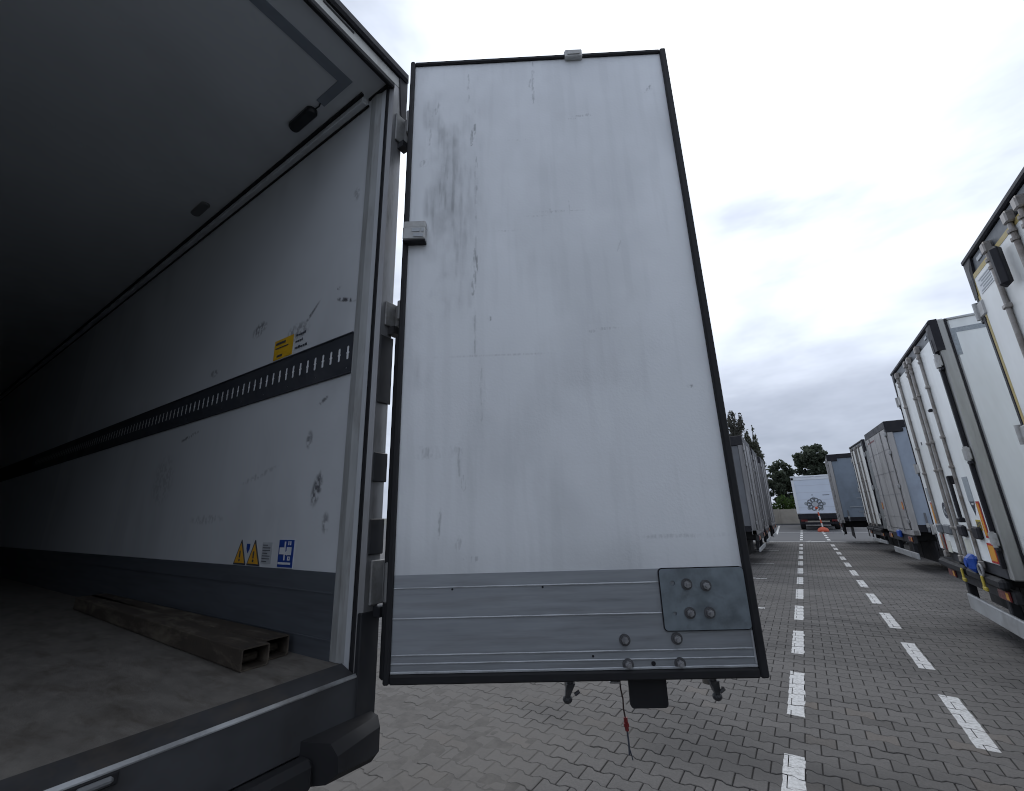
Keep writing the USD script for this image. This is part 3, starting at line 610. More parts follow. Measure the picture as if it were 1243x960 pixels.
# the rubbed line where the neighbouring door's rod has touched
ln = np.exp(-((S - 0.318 - 0.004 * np.sin(Z * 9)) / 0.0055) ** 2) * sstep(0.50, 0.66, meshkit.fbm(P3(6, 7, 9), 4, 43)) * sstep(2.3, 2.6, Z) * sstep(3.75, 3.6, Z)
grime = np.maximum(grime, 0.30 * ln)
def rub(x, z, lx, lz, a, lean=0.0, seed=0):
    """A ragged rub mark: broken streaks inside a spindle."""
    dz = (Z - z) / lz; dx = (S - x - lean * (Z - z)) / (lx * np.maximum(1 - dz * dz, 0.02) ** 0.5)
    e = np.clip(1 - dx * dx, 0, 1) * (np.abs(dz) < 1)
    nz = meshkit.fbm(np.stack([S * 240 + seed, Z * 38, 0 * S + seed * 1.7], -1), 4, 51)
    return a * sstep(0.0, 0.6, e) * sstep(0.36, 0.66, nz)
for k, (x, z, lx, lz, a, le) in enumerate(((0.612, 3.80, 0.007, 0.14, 0.9, 0.03), (0.604, 3.80, 0.012, 0.035, 0.9, 0.2), (0.312, 3.50, 0.010, 0.060, 1.5, 0.16), (0.308, 3.47, 0.007, 0.045, 1.3, 0.1), (0.325, 3.25, 0.008, 0.12, 0.9, 0), (0.322, 3.08, 0.006, 0.07, 0.8, 0),
        (0.320, 2.80, 0.009, 0.065, 1.3, -0.05), (0.312, 2.69, 0.010, 0.055, 1.0, 0.1), (1.170, 3.72, 0.005, 0.028, 1.4, 0.7), (1.178, 3.727, 0.004, 0.014, 1.2, -0.5), (0.84, 3.575, 0.045, 0.006, 0.8, 0), (0.865, 3.58, 0.012, 0.010, 0.8, 1), (0.79, 3.56, 0.02, 0.006, 0.6, 0),
        (0.29, 3.78, 0.006, 0.10, 0.8, 0), (0.13, 3.66, 0.012, 0.05, 0.9, 0.3), (0.10, 3.52, 0.010, 0.08, 0.7, 0), (0.185, 3.28, 0.008, 0.06, 0.9, 0), (0.07, 3.34, 0.012, 0.02, 0.9, 0.4), (0.235, 3.36, 0.012, 0.05, 0.5, 0), (0.16, 3.10, 0.010, 0.10, 0.6, 0.05),
        (0.70, 3.04, 0.10, 0.004, 0.6, 0), (0.745, 3.065, 0.003, 0.045, 0.6, 0), (0.655, 3.04, 0.022, 0.012, 0.7, 0.5), (0.60, 3.02, 0.05, 0.004, 0.5, 0), (0.13, 1.97, 0.024, 0.022, 0.55, 0), (0.252, 1.93, 0.005, 0.06, 0.7, 0), (0.27, 1.85, 0.010, 0.03, 0.6, 0), (0.245, 1.97, 0.02, 0.02, 0.4, 0),
        (0.86, 2.46, 0.045, 0.006, 0.6, 0), (0.80, 2.45, 0.012, 0.008, 0.8, 0), (0.18, 1.70, 0.004, 0.05, 0.9, 0.05), (0.38, 2.525, 0.004, 0.010, 1.4, 0), (0.315, 2.45, 0.004, 0.10, 0.7, 0), (1.17, 2.20, 0.006, 0.006, 1.6, 0), (1.0, 2.52, 0.003, 0.004, 1.5, 0), (0.25, 1.63, 0.010, 0.025, 0.7, 0.2),
        (0.42, 2.36, 0.22, 0.003, 0.35, 0), (0.30, 1.58, 0.03, 0.010, 0.9, 0), (1.02, 1.64, 0.10, 0.006, 0.4, 0), (0.34, 2.2, 0.005, 0.12, 0.45, 0), (0.47, 2.95, 0.05, 0.004, 0.4, 0), (0.52, 3.45, 0.05, 0.005, 0.35, 0), (0.95, 2.85, 0.004, 0.03, 0.5, 0.4))):
    grime = np.maximum(grime, rub(x, z, lx * 1.3, lz, a * 0.48, le, k * 7.3) + 0.10 * rub(x, z, lx * 4, lz * 1.3, 1.0, le, 3.0))
p = obj('panel', (dv, df), 'door_white', dr, True); primvar(p, 'grime', np.clip(grime, 0, 1))
obj('scratch', bx(0.10, 0.20, -0.0006, 0.002, 3.702, 3.7045), 'sticker_white', dr)
# seal
obj('seal', cat([bx(-0.002, 0.020, -0.016, 0.03, ZB - 0.006, ZT + 0.002, 0.005), bx(SW - 0.022, SW + 0.006, -0.016, 0.03, ZB - 0.006, ZT + 0.002, 0.005),
                 bx(0.020, SW - 0.022, -0.012, 0.03, ZT - 0.020, ZT + 0.001, 0.005), bx(0.020, SW - 0.022, -0.016, 0.03, ZB - 0.005, ZB + 0.024, 0.005)]), 'black_rubber', dr)
# kick plate
obj('kick_plate', bx(0.0205, SW - 0.0225, -0.0025, 0.004, ZB + 0.0245, 1.532), 'kick_aluminium', dr)
for z in (1.486, 1.388, 1.274, 1.248):
    e = 0.957 if z > 1.33 else SW - 0.0228
    obj('kick_ridge', bx(0.0208, e, -0.0055, -0.0026, z, z + 0.0045, 0.0012), 'ridge_bright', dr)
obj('kick_edge', bx(0.0208, SW - 0.0228, -0.006, -0.0027, ZB + 0.0248, ZB + 0.0325, 0.0012), 'ridge_bright', dr)
obj('kick_edge', bx(SW - 0.030, SW - 0.0228, -0.006, -0.0027, ZB + 0.0345, 1.331, 0.0012), 'ridge_bright', dr)
ex, ez = (1, 0, 0), (0, 0, 1)
plate = rrect(0.960, SW - 0.024, 1.335, 1.531, 0.012)
for hx, hz in ((1.003, 1.484), (1.000, 1.388)): plate = plate.difference(Point(hx, hz).buffer(0.008 if hz > 1.4 else 0.006, 6))
obj('backing_plate', place(extr(plate, 0.006), (0, -0.0027, 0), ex, ez), 'zinc_plate', dr)
obj('plate_rim', place(extr(rrect(0.957, SW - 0.0232, 1.332, 1.534, 0.014).difference(rrect(0.9602, SW - 0.0242, 1.3352, 1.5308, 0.012)), 0.0055), (0, -0.0026, 0), ex, ez), 'frame_black', dr)
def bolt(x, z, y):
    y -= 0.0002
    washer = place(trimesh.creation.cylinder(0.0190, 0.003, sections=20), (x, y - 0.0015, z), ex, ez)
    a = rng.uniform(0, 1)
    hexa = Polygon([(0.0118 * math.cos(a + k * math.pi / 3), 0.0118 * math.sin(a + k * math.pi / 3)) for k in range(6)])
    hx = place(extr(hexa, 0.008), (x, y - 0.0030, z), ex, ez)
    return cat([hx, cyl((x, y - 0.0105, z), (x, y - 0.020, z), 0.0065, 12, 0.006)]), washer
def add_bolt(x, z, y):
    m, w = bolt(x, z, y)
    bo = obj('bolt', m, 'bolt_steel', dr)
    obj('washer', w, 'washer_grey', bo)
for x, z in ((1.051, 1.480), (1.116, 1.474), (1.050, 1.389), (1.117, 1.388)): add_bolt(x, z, -0.0087)
for x, z in ((0.821, 1.309), (0.997, 1.310), (0.825, 1.235), (0.998, 1.235)): add_bolt(x, z, -0.0026)
obj('bolt_hole', place(trimesh.creation.cylinder(0.0075, 0.002, sections=14), (0.910, -0.0029, 1.236), ex, ez), 'frame_black', dr)
for x in (0.23, 0.55, 0.71): obj('rivet_mark', place(trimesh.creation.cylinder(0.004, 0.002, sections=8), (x, -0.0028, 1.4815 if x != 0.71 else 1.262), ex, ez), 'frame_black', dr)
# fittings on the edges
obj('top_clip', cat([bx(0.778, 0.864, -0.024, 0.05, 3.928, 3.975, 0.004), bx(0.778, 0.864, 0.0, 0.06, 3.975, 3.998, 0.003), bx(0.79, 0.852, -0.0275, -0.024, 3.94, 3.965, 0.002)]), 'hinge_aluminium', dr)
for x in (0.612, 1.096): obj('top_pin', cat([cyl((x, 0.02, 3.95), (x, 0.02, 3.985), 0.007, 10), sph((x, 0.02, 3.985), 0.010, 1)]), 'black_paint', dr)
la = obj('side_latch', cat([bx(0.004, 0.102, -0.040, -0.0005, 2.902, 2.964, 0.004), bx(0.002, 0.102, -0.030, -0.0005, 2.965, 3.002, 0.005)]), 'hinge_aluminium', dr)
obj('latch_plate', cat([bx(0.045, 0.080, -0.0425, -0.0395, 2.937, 2.954), bx(0.052, 0.094, -0.0425, -0.0395, 2.911, 2.927), bx(0.088, 0.097, -0.0425, -0.0395, 2.937, 2.954)]), 'sticker_pale', la)
obj('latch_shadow_gap', bx(0.004, 0.1025, -0.0365, -0.001, 2.893, 2.9015, 0.002), 'black_rubber', la)
fl = rrect(0.826, 0.952, 1.098, 1.20, 0.012)
obj('rubber_flap', place(extr(fl, 0.012), (0, 0.032, 0), ex, ez), 'black_rubber', dr)
def lever(x, lean):
    return cat([cyl((x, 0.05, 1.19), (x, 0.05, 1.155), 0.012, 12), hull([(x - 0.014, 0.035, 1.165), (x + 0.016, 0.035, 1.168), (x - 0.014, 0.07, 1.165), (x + 0.016, 0.07, 1.168), (x + lean - 0.008, 0.04, 1.128), (x + lean + 0.008, 0.04, 1.128), (x + lean - 0.008, 0.065, 1.128), (x + lean + 0.008, 0.065, 1.128)]),
                sph((x + lean, 0.05, 1.118), 0.014, 1, (1.2, 1, 1)), cyl((x + 0.012, 0.03, 1.138), (x + 0.028, 0.03, 1.148), 0.006, 8)])
obj('lock_cam', lever(0.632, -0.012), 'cam_dark', dr)
obj('lock_cam', lever(1.118, 0.008), 'cam_dark', dr)
for x in (0.632, 1.118): obj('lock_rod', cyl((x, 0.105, 1.14), (x, 0.105, 4.0), 0.017, 14), 'rod_steel', dr, 30)
obj('cable_bracket', cat([bx(0.765, 0.825, 0.03, 0.045, 1.176, 1.186, 0.002), bx(0.765, 0.80, 0.028, 0.043, 1.168, 1.1755, 0.002)]), 'zinc_bright', dr)
obj('hinge_bar', bx(-0.030, -0.003, 0.03, 0.075, 1.19, 2.48, 0.008), 'black_rubber', dr)
for z0_, z1_ in ((3.56, 3.70), (2.55, 2.645), (1.435, 1.575)):
    obj('hinge_arm', bx(-0.026, 0.0, 0.025, 0.078, z0_, z1_, 0.006), 'hinge_dull', dr)
cb = np.array([(0.800, 0.04, 1.178), (0.801, 0.04, 1.15), (0.806, 0.041, 1.12), (0.805, 0.04, 1.09), (0.809, 0.04, 1.06)])
ca = obj('cable', tube(cb, 0.0026, 8), 'cable_dark', dr)
obj('connector', cat([cyl((0.809, 0.04, 1.066), (0.811, 0.04, 1.028), 0.0065, 8), cyl((0.8095, 0.04, 1.050), (0.8105, 0.04, 1.040), 0.009, 8)]), 'connector_red', ca)
obj('cable_end', cat([tube([(0.811, 0.04, 1.028), (0.813, 0.04, 0.99), (0.812, 0.04, 0.96)], 0.003, 8), tube([(0.812, 0.04, 0.985), (0.820, 0.043, 0.955), (0.822, 0.043, 0.944)], 0.002, 8)]), 'ink_dark', ca)

# ------------------------------------------------------------------ rusty steel sections on the trailer floor
def box_section(label, y0, y1, x1, ln, skew, seed):
    r = np.random.default_rng(seed)
    b = thing('steel_section', label, 'steel beam', (x1, (y0 + y1) / 2, ZF + 0.001), skew)
    w, h, t = (y1 - y0) / 2, 0.072, 0.0045
    def shell(a): 
        n_ = 60
        xs = np.linspace(0, -ln, n_)
        return xs
    outer = Polygon([(-w, 0), (w, 0), (w, h), (-w, h)]).buffer(-0.006).buffer(0.006, quad_segs=3)
    ring = outer.difference(outer.buffer(-t))
    m = place(extr(ring, ln), (0, 0, 0), (0, 1, 0), (0, 0, 1))      # depth runs +x
    m.apply_translation((-ln, 0, 0))
    obj('tube', m, 'rust_steel', b)
    obj('inner_stiffener', bx(-0.30, -0.05, -w * 0.8, w * 0.8, 0.012, 0.040, 0.008), 'rust_steel', b)
    return b
box_section('rusty steel box section on the trailer floor, the one farther from the wall', 0.862, 0.957, -1.70, 2.2, -1.5, 1)
box_section('rusty steel box section on the trailer floor, the one against the wall', 0.966, 1.056, -1.745, 2.15, -0.3, 2)

# ------------------------------------------------------------------ parked trailers
WHEEL = trimesh.creation.revolve([(0.0, 0.05), (0.22, 0.05), (0.29, 0.0), (0.31, 0.0), (0.46, 0.0), (0.51, 0.035), (0.51, 0.30), (0.46, 0.335), (0.0, 0.335)], sections=26)
RIMM = trimesh.creation.revolve([(0.0, 0.02), (0.12, 0.02), (0.13, 0.035), (0.24, 0.045), (0.285, -0.004), (0.285, 0.06), (0.0, 0.06)], sections=22)
def running_gear(t, W, L=13.4, axles=(1.75, 3.05, 4.35), bar_z=(0.38, 0.50), bar=(0.15, None), bar_mat='aluminium_board', legs=True):
    """Chassis, wheels and underrun bar; local x runs into the trailer from its rear."""
    for y in (W / 2 - 0.62, W / 2 + 0.48): obj('chassis_rail', bx(0.1, L - 1.0, y, y + 0.14, 0.70, 0.98, 0.01), 'black_paint', t)
    for x in axles:
        obj('axle', cyl((x, 0.3, 0.51), (x, W - 0.3, 0.51), 0.065, 10), 'black_paint', t)
        for y, s in ((0.06, 1), (W - 0.06, -1)):
            w = obj('wheel', place(WHEEL, (x, y, 0.51), (1, 0, 0), (0, 0, -s)) , 'tyre', t, 35)
            obj('rim', place(RIMM, (x, y, 0.51), (1, 0, 0), (0, 0, -s)), 'rim_grey', w, 35)
    for y in (0.08, W - 0.44): obj('mudflap', bx(axles[0] - 0.72, axles[0] - 0.70, y, y + 0.42, 0.22, 0.85), 'black_rubber', t)
    y1 = W - 0.15 if bar[1] is None else bar[1]
    obj('underrun_bar', bx(0.0, 0.045, bar[0], y1, bar_z[0], bar_z[1], 0.012), bar_mat, t)
    for y in (0.55, W - 0.65): obj('bar_bracket', bx(0.046, 0.14, y, y + 0.1, bar_z[0] + 0.02, 0.95, 0.01), 'black_paint', t)
    if legs:
        for y in (0.35, W - 0.47): obj('landing_leg', cat([bx(10.2, 10.32, y, y + 0.12, 0.06, 1.0, 0.01), bx(10.14, 10.38, y - 0.05, y + 0.17, 0.0, 0.06, 0.01)]), 'frame_black', t)
    for y in (0.06, W / 2 + 0.02): obj('spray_flap', bx(0.38, 0.40, y, y + W / 2 - 0.08, 0.24, 0.76), 'black_rubber', t)  # black sheets added to darken the underside where shade falls
    obj('under_box', bx(7.2, 8.9, 0.35, W - 0.35, 0.55, 0.95, 0.03), 'black_paint', t)

def rods(t, W, ys, z0=1.0, z1=3.86, m='rod_steel', x=-0.055, guides=(1.35, 2.15, 2.55, 3.25)):
    for y in ys:
        r = obj('lock_rod', cyl((x, y, z0), (x, y, z1), 0.018, 14), m, t, 30)
        obj('cam', cat([bx(x - 0.03, x + 0.03, y - 0.045, y + 0.03, z1 - 0.02, z1 + 0.07, 0.01), bx(x - 0.02, x + 0.05, y - 0.02, y + 0.06, z1 + 0.03, z1 + 0.09, 0.01)]), m, r)
        for zc, rc in ((z1 - 0.10, 0.028), (z1 - 0.17, 0.026)): obj('collar', cyl((x - 0.004, y, zc), (x - 0.004, y, zc + 0.025), rc, 12), m, r)
        obj('cam', cat([bx(x - 0.03, x + 0.03, y - 0.045, y + 0.03, z0 - 0.07, z0 + 0.02, 0.01)]), m, r)
        for z in guides:
            obj('rod_guide', bx(x - 0.026, x + 0.026, y - 0.034, y + 0.034, z, z + 0.04, 0.008), m, r)

def marker(t, y0, y1, z0, z1, x=-0.04, rim=0.025):
    r = obj('marker_plate', bx(x - 0.004, x, y0, y1, z0, z1), 'reflector_red', t)
    obj('marker_centre', bx(x - 0.0065, x - 0.0042, y0 + rim, y1 - rim, z0 + rim, z1 - rim), 'reflector_orange', r)

def reefer(label, loc, rz, W=2.6, H=4.0, group=None, white='trailer_white', rod_y=(0.72, 1.22, 1.46, 2.05), rich=False, edge=None, post='post_grey', L=13.4, pw=0.20, **gear):
    t = thing('parked_refrigerated_trailer', label, 'trailer', loc, rz, group)
    obj('body', bx(pw + 0.02, L, 0.012, W - 0.012, 1.12, H - 0.012, 0.02), white, t)
    obj('roof_edge', cat([bx(pw + 0.02, L, 0.0, 0.05, H - 0.04, H - 0.005, 0.008), bx(pw + 0.02, L, W - 0.05, W, H - 0.04, H - 0.005, 0.008)]), 'aluminium_board', t)
    obj('lower_rail', cat([bx(pw + 0.02, L, -0.002, 0.05, 1.02, 1.119, 0.01), bx(pw + 0.02, L, W - 0.05, W + 0.002, 1.02, 1.119, 0.01)]), 'aluminium_board', t)
    for s in (0, 1):
        f = lambda y: y if s == 0 else W - y
        obj('corner_post', bx(0.0, pw, f(-0.004), f(0.095), 0.86, H - 0.005, 0.012), post, t)
        obj('post_seam', bx(pw + 0.001, pw + 0.019, f(-0.002), f(0.05), 1.02, H - 0.01), 'frame_black', t)
        obj('post_seal', bx(-0.043, -0.001, f(0.060), f(0.106), 0.98, H - 0.24, 0.006), 'frame_black', t)
        cap = obj('corner_cap', hull([(x, f(y), z) for x, y, z in ((-0.03, -0.008, H + 0.004), (-0.03, 0.20, H + 0.004), (-0.045, 0.13, H - 0.16), (-0.045, 0.12, H - 0.42), (-0.03, -0.008, H - 0.42), (0.05, -0.008, H + 0.004), (0.05, 0.20, H + 0.004), (0.05, -0.008, H - 0.42), (-0.0, 0.12, H - 0.42))]), 'frame_black', t)
        # doors
        y0, y1 = f(0.108), f(W / 2 - 0.012)
        d = obj('door', bx(-0.036, 0.0, y0, y1, 1.0, H - 0.215, 0.012), white, t)
        if edge: obj('door_edging', cat([bx(-0.038, -0.03, y0, y1, H - 0.262, H - 0.2165), bx(-0.038, -0.03, y0, f(0.15), 1.0, H - 0.263)]), edge, d)
        for z in (1.22, 2.2, H - 0.62):
            obj('hinge', cat([bx(-0.050, -0.012, f(0.0), f(0.17), z, z + 0.15, 0.012), cyl((-0.05, f(0.02), z - 0.01), (-0.05, f(0.02), z + 0.16), 0.022, 12)]), 'hinge_aluminium', d)
            obj('hinge_foot', bx(-0.045, -0.012, f(0.005), f(0.12), z - 0.05, z - 0.011, 0.008), 'frame_black', d)
    obj('door_seal', bx(-0.030, -0.002, W / 2 - 0.0115, W / 2 + 0.0115, 1.0, H - 0.215), 'frame_black', t)
    obj('header', bx(-0.015, pw, 0.096, W - 0.096, H - 0.21, H - 0.06, 0.008), 'header_grey', t)
    obj('header_trim', bx(-0.045, pw, 0.0, W, H - 0.058, H, 0.014), 'frame_black', t)
    for y in (0.28, W - 0.40): obj('header_lamp', bx(-0.024, -0.0155, y, y + 0.12, H - 0.15, H - 0.11, 0.004), 'sticker_pale', t)
    obj('rear_sill', bx(-0.01, pw, 0.096, W - 0.096, 0.86, 0.998, 0.008), 'sill_steel', t)
    obj('rubber_bumper', bx(-0.10, -0.012, 0.08, W * 0.47, 0.74, 0.86, 0.03), 'black_rubber', t)
    obj('rubber_bumper', bx(-0.10, -0.012, W * 0.50, W - 0.08, 0.74, 0.86, 0.03), 'black_rubber', t)
    obj('light_bar', bx(-0.01, 0.06, 0.1, W - 0.1, 0.60, 0.735, 0.01), 'black_paint', t)
    for y in (0.16, W - 0.52): 
        l = obj('tail_lamp', bx(-0.03, -0.0105, y, y + 0.36, 0.61, 0.725, 0.01), 'lens_red', t)
        obj('indicator', bx(-0.034, -0.0305, y + 0.02, y + 0.10, 0.63, 0.705, 0.004), 'reflector_orange', l)
    rods(t, W, rod_y, 0.98, H - 0.21)
    running_gear(t, W, L, **gear)
    return t

BW = 2.74
tb = reefer('large white refrigerated trailer with lock rods and red-orange marker plates on its rear doors', (1.80, 7.27, 0), 0.4, W=BW, pw=0.118, bar_z=(0.22, 0.43), bar=(-0.2, 2.05), rod_y=(0.72, 1.28, 1.50, 2.22))
DX = -0.0362
for y in (0.165, 2.36): 
    marker(tb, y, y + 0.11, 1.30, 1.72)
for y in (0.10, 2.19): marker(tb, y, y + 0.23, 1.02, 1.24)
obj('door_plate', bx(DX - 0.004, DX, 0.33, 0.53, 1.72, 2.02), 'stripe_grey', tb)
obj('door_plate', bx(DX - 0.004, DX, 2.42, 2.55, 1.74, 1.95), 'stripe_grey', tb)
obj('licence_plate', bx(DX - 0.006, DX - 0.0005, 1.95, 2.15, 0.99, 1.16), 'plate_white', tb)
obj('licence_plate', bx(DX - 0.006, DX - 0.0005, 0.95, 1.20, 1.06, 1.24), 'plate_white', tb)
obj('lamp_block', bx(DX - 0.05, DX, 0.95, 1.17, 1.27, 1.42, 0.02), 'frame_black', tb)
obj('lamp_block', bx(DX - 0.05, DX, 0.36, 0.58, 1.27, 1.42, 0.02), 'frame_black', tb)
obj('lamp_block', bx(DX - 0.04, DX, 1.62, 1.95, 1.26, 1.40, 0.02), 'header_grey', tb)
obj('lamp_block', bx(DX - 0.04, DX, 2.10, 2.34, 1.26, 1.40, 0.02), 'header_grey', tb)
obj('door_handle', cat([bx(-0.11, -0.075, 0.80, 0.87, 1.50, 2.06, 0.012), bx(-0.11, DX, 0.80, 0.87, 1.95, 2.06, 0.01), bx(-0.12, -0.06, 0.78, 0.89, 1.46, 1.52, 0.01)]), 'frame_black', tb)
obj('door_stay', bx(-0.08, DX, 0.86, 0.93, 2.95, 2.99, 0.008), 'frame_black', tb)
tt = lambda s, h: meshkit.text_mesh(s, h, 0.002, True)
eyw, ezw = (0, -1, 0), (0, 0, 1)                              # lettering on a face that looks along -x reads towards -y
ring = Point(0, 0).buffer(0.115, 24).difference(Point(0, 0).buffer(0.09, 24))
ring2 = Point(0, 0.035).buffer(0.05, 12).difference(Point(0, 0.035).buffer(0.028, 12)).union(Point(0, -0.035).buffer(0.05, 12).difference(Point(0, -0.035).buffer(0.028, 12)))
obj('ring_emblem', place(extr(ring.union(ring2), 0.002), (DX - 0.0022, 1.72, 1.60), eyw, ezw), 'ink_dark', tb)
obj('arrow_emblem', place(extr(unary_union([Polygon([(-0.09, 0.17), (0.09, 0.17), (0.0, 0.0)]).difference(Polygon([(-0.055, 0.15), (0.055, 0.15), (0, 0.045)])), Polygon([(-0.03, 0.13), (0.03, 0.13), (0, 0.07)])]), 0.002), (DX - 0.0022, 0.42, 1.55), eyw, ezw), 'ink_dark', tb)
e_box = obj('yellow_tag', bx(DX - 0.003, DX - 0.0005, 0.33, 0.50, 1.38, 1.50), 'strap_yellow', tb)
obj('tag_print', cat([bx(DX - 0.0045, DX - 0.0032, 0.345 + 0.05 * k, 0.375 + 0.05 * k, 1.40, 1.48) for k in range(3)]), 'ink_dark', e_box)
for y, z in ((0.70, 2.62), (1.85, 2.6)): obj('small_sticker', bx(DX - 0.002, DX - 0.0004, y + 0.1, y + 0.16, z, z + 0.05), 'ink_dark', tb)
obj('blue_valve_cover', cat([bx(-0.16, -0.04, 0.72, 0.93, 0.85, 1.07, 0.05), cyl((-0.14, 0.825, 0.96), (-0.175, 0.825, 0.96), 0.05, 14)]), 'blue_plastic', tb)
for y in (0.55, 1.35): obj('yellow_strap', cat([bx(-0.125, -0.105, y, y + 0.05, 0.68, 0.84, 0.006), bx(-0.13, -0.10, y - 0.05, y + 0.06, 0.67, 0.72, 0.01)]), 'strap_yellow', tb)
obj('hose_coil', cat([place(trimesh.creation.torus(0.07, 0.014, 20, 8), (-0.10, 0.60, 0.90), (0, 1, 0), (0, 0, 1))]), 'rim_grey', tb)
# grey L-shaped marking on its side
lsh = sbox(0.142, 3.785, 0.47, 3.848).union(sbox(0.142, 3.49, 0.192, 3.848))
obj('side_marking', place(extr(lsh, 0.002), (0, 0.0118, 0), (1, 0, 0), (0, 0, 1)), 'stripe_grey', tb)

ta = reefer('nearest white trailer cut by the right picture edge, black header and ochre door edging', (1.75, 2.97, 0), 0.0, W=2.60, white='trailer_white', edge='edge_ochre', rod_y=(0.62, 1.30, 1.5, 1.98))
obj('door_notice', bx(DX - 0.003, DX - 0.0005, 2.06, 2.40, 3.56, 3.70), 'sticker_white', ta)
obj('notice_print', cat([bx(DX - 0.0045, DX - 0.0033, 2.10, 2.37 - 0.05 * (k % 2), 3.575 + 0.026 * k, 3.586 + 0.026 * k) for k in range(5)]), 'stripe_grey', ta)
obj('header_grab', bx(-0.13, -0.06, 1.70, 1.80, 3.36, 3.72, 0.03), 'frame_black', ta)

# two unseen trailers added past the right edge to shade door and cargo space
for lb, yy in (('added white trailer, unseen just outside the picture at the right, shades the open door', -0.75), ('second added white trailer, unseen outside the picture, shades the cargo space', -4.4)):
    copy_of(ta, lb, (1.78, yy, 0), 0.0)

def curtain_sider(label, loc, rz, W=2.55, H=4.0, group=None, side='curtain_blue_grey', rear='rear_taupe', post='rear_taupe', seed=1, rich=True, L=13.4, zb=0.98, bars=True, **gear):
    t = thing('parked_curtain_trailer', label, 'trailer', loc, rz, group)
    r = np.random.default_rng(seed)
    obj('load_bed', bx(0.0, L, 0.02, W - 0.02, zb, 1.16, 0.01), 'frame_black', t)
    obj('roof', bx(0.02, L, 0.03, W - 0.03, H - 0.05, H - 0.004, 0.01), 'curtain_dark', t)
    obj('headboard', bx(L - 0.06, L, 0.02, W - 0.02, 1.161, H - 0.051), 'rear_grey', t)
    for s in (0, 1):
        f = lambda y: y if s == 0 else W - y
        sg = 1 if s == 0 else -1
        obj('roof_rail', bx(-0.012, L, f(-0.004), f(0.09), H - 0.20, H, 0.012), 'frame_black', t)
        obj('corner_post', bx(0.0, 0.13, f(0.0), f(0.10), zb - 0.08, H - 0.201, 0.012), post, t)
        obj('corner_cap', bx(-0.016, 0.36, f(-0.008), f(0.10), H - 0.32, H + 0.003, 0.02), 'frame_black', t)
        nu, nv = 240, 26
        ph = r.uniform(0, 6, 6)
        def cur(u, v):
            x = 0.14 + (L - 0.2) * u; z = 1.02 + (H - 0.20 - 1.02) * v
            y = 0.035 + 0.010 * np.sin(x * 2 * np.pi / 0.62 + ph[0]) * (0.4 + 0.6 * np.sin(x * 0.9 + ph[1]) ** 2) + 0.018 * (meshkit.fbm(np.stack([x * 1.6, z * 1.1, 0 * x + seed + s], -1), 4, seed) - 0.5)
            return np.stack([x, W / 2 + (y - W / 2) * sg, z], -1)
        cv, cf = grid(nu, nv, cur)
        c = obj('side_curtain', (cv, cf if s == 0 else cf[:, ::-1]), side, t, True)
        if s == 0 and rich:
            for k in range(9):
                x = 0.30 + 0.62 * k
                obj('strap', bx(x, x + 0.045, 0.004, 0.012, 0.98, 1.46), 'curtain_dark', c)
                obj('buckle', bx(x - 0.01, x + 0.055, -0.006, 0.0035, 1.10, 1.20, 0.003), 'hinge_aluminium', c)
            for k in range(5):
                z = 1.40 + 0.19 * k; x = 0.4 + r.uniform(0, 0.8)
                obj('tape_mark', bx(x, x + r.uniform(0.2, 0.6), 0.014, 0.020, z, z + 0.02), 'sticker_pale', c)
        y0, y1 = f(0.103), f(W / 2 - 0.01)
        d = obj('door', bx(-0.03, 0.0, y0, y1, 1.04, H - 0.205, 0.01), rear, t)
        obj('door_plank', cat([bx(-0.034, -0.0302, min(y0, y1) + 0.02, max(y0, y1) - 0.02, z, z + 0.012) for z in (1.35, 1.95, 2.55, 3.15)]), 'rear_grey', d)
        for z in (1.2, 2.1, 3.0, 3.5):
            obj('hinge', bx(-0.045, -0.01, f(0.0), f(0.16), z, z + 0.10, 0.01), 'rim_grey', d)
    obj('rear_header', bx(-0.02, 0.12, 0.0, W, H - 0.20, H + 0.002, 0.012), 'frame_black', t)
    obj('rear_beam', bx(-0.02, 0.14, 0.0, W, zb - 0.08, 1.035, 0.012), rear, t)
    obj('light_bar', bx(-0.012, 0.06, 0.05, W - 0.05, 0.70, zb - 0.082, 0.01), 'black_paint', t)
    for y in (0.12, W - 0.5):
        l = obj('tail_lamp', bx(-0.03, -0.0125, y, y + 0.38, 0.73, 0.86, 0.01), 'lens_red', t)
        obj('indicator', bx(-0.034, -0.0305, y + 0.02, y + 0.10, 0.75, 0.84, 0.004), 'reflector_orange', l)
    if bars: rods(t, W, (0.45, 1.05, W - 1.05, W - 0.45), 1.0, H - 0.24, rear, -0.046, (1.5, 2.9))
    else:
        for y in (0.62, W - 0.62): obj('lock_rod', cyl((-0.042, y, 0.98), (-0.042, y, H - 0.21), 0.014, 10), rear, t, 30)
    running_gear(t, W, L, **gear)
    return t

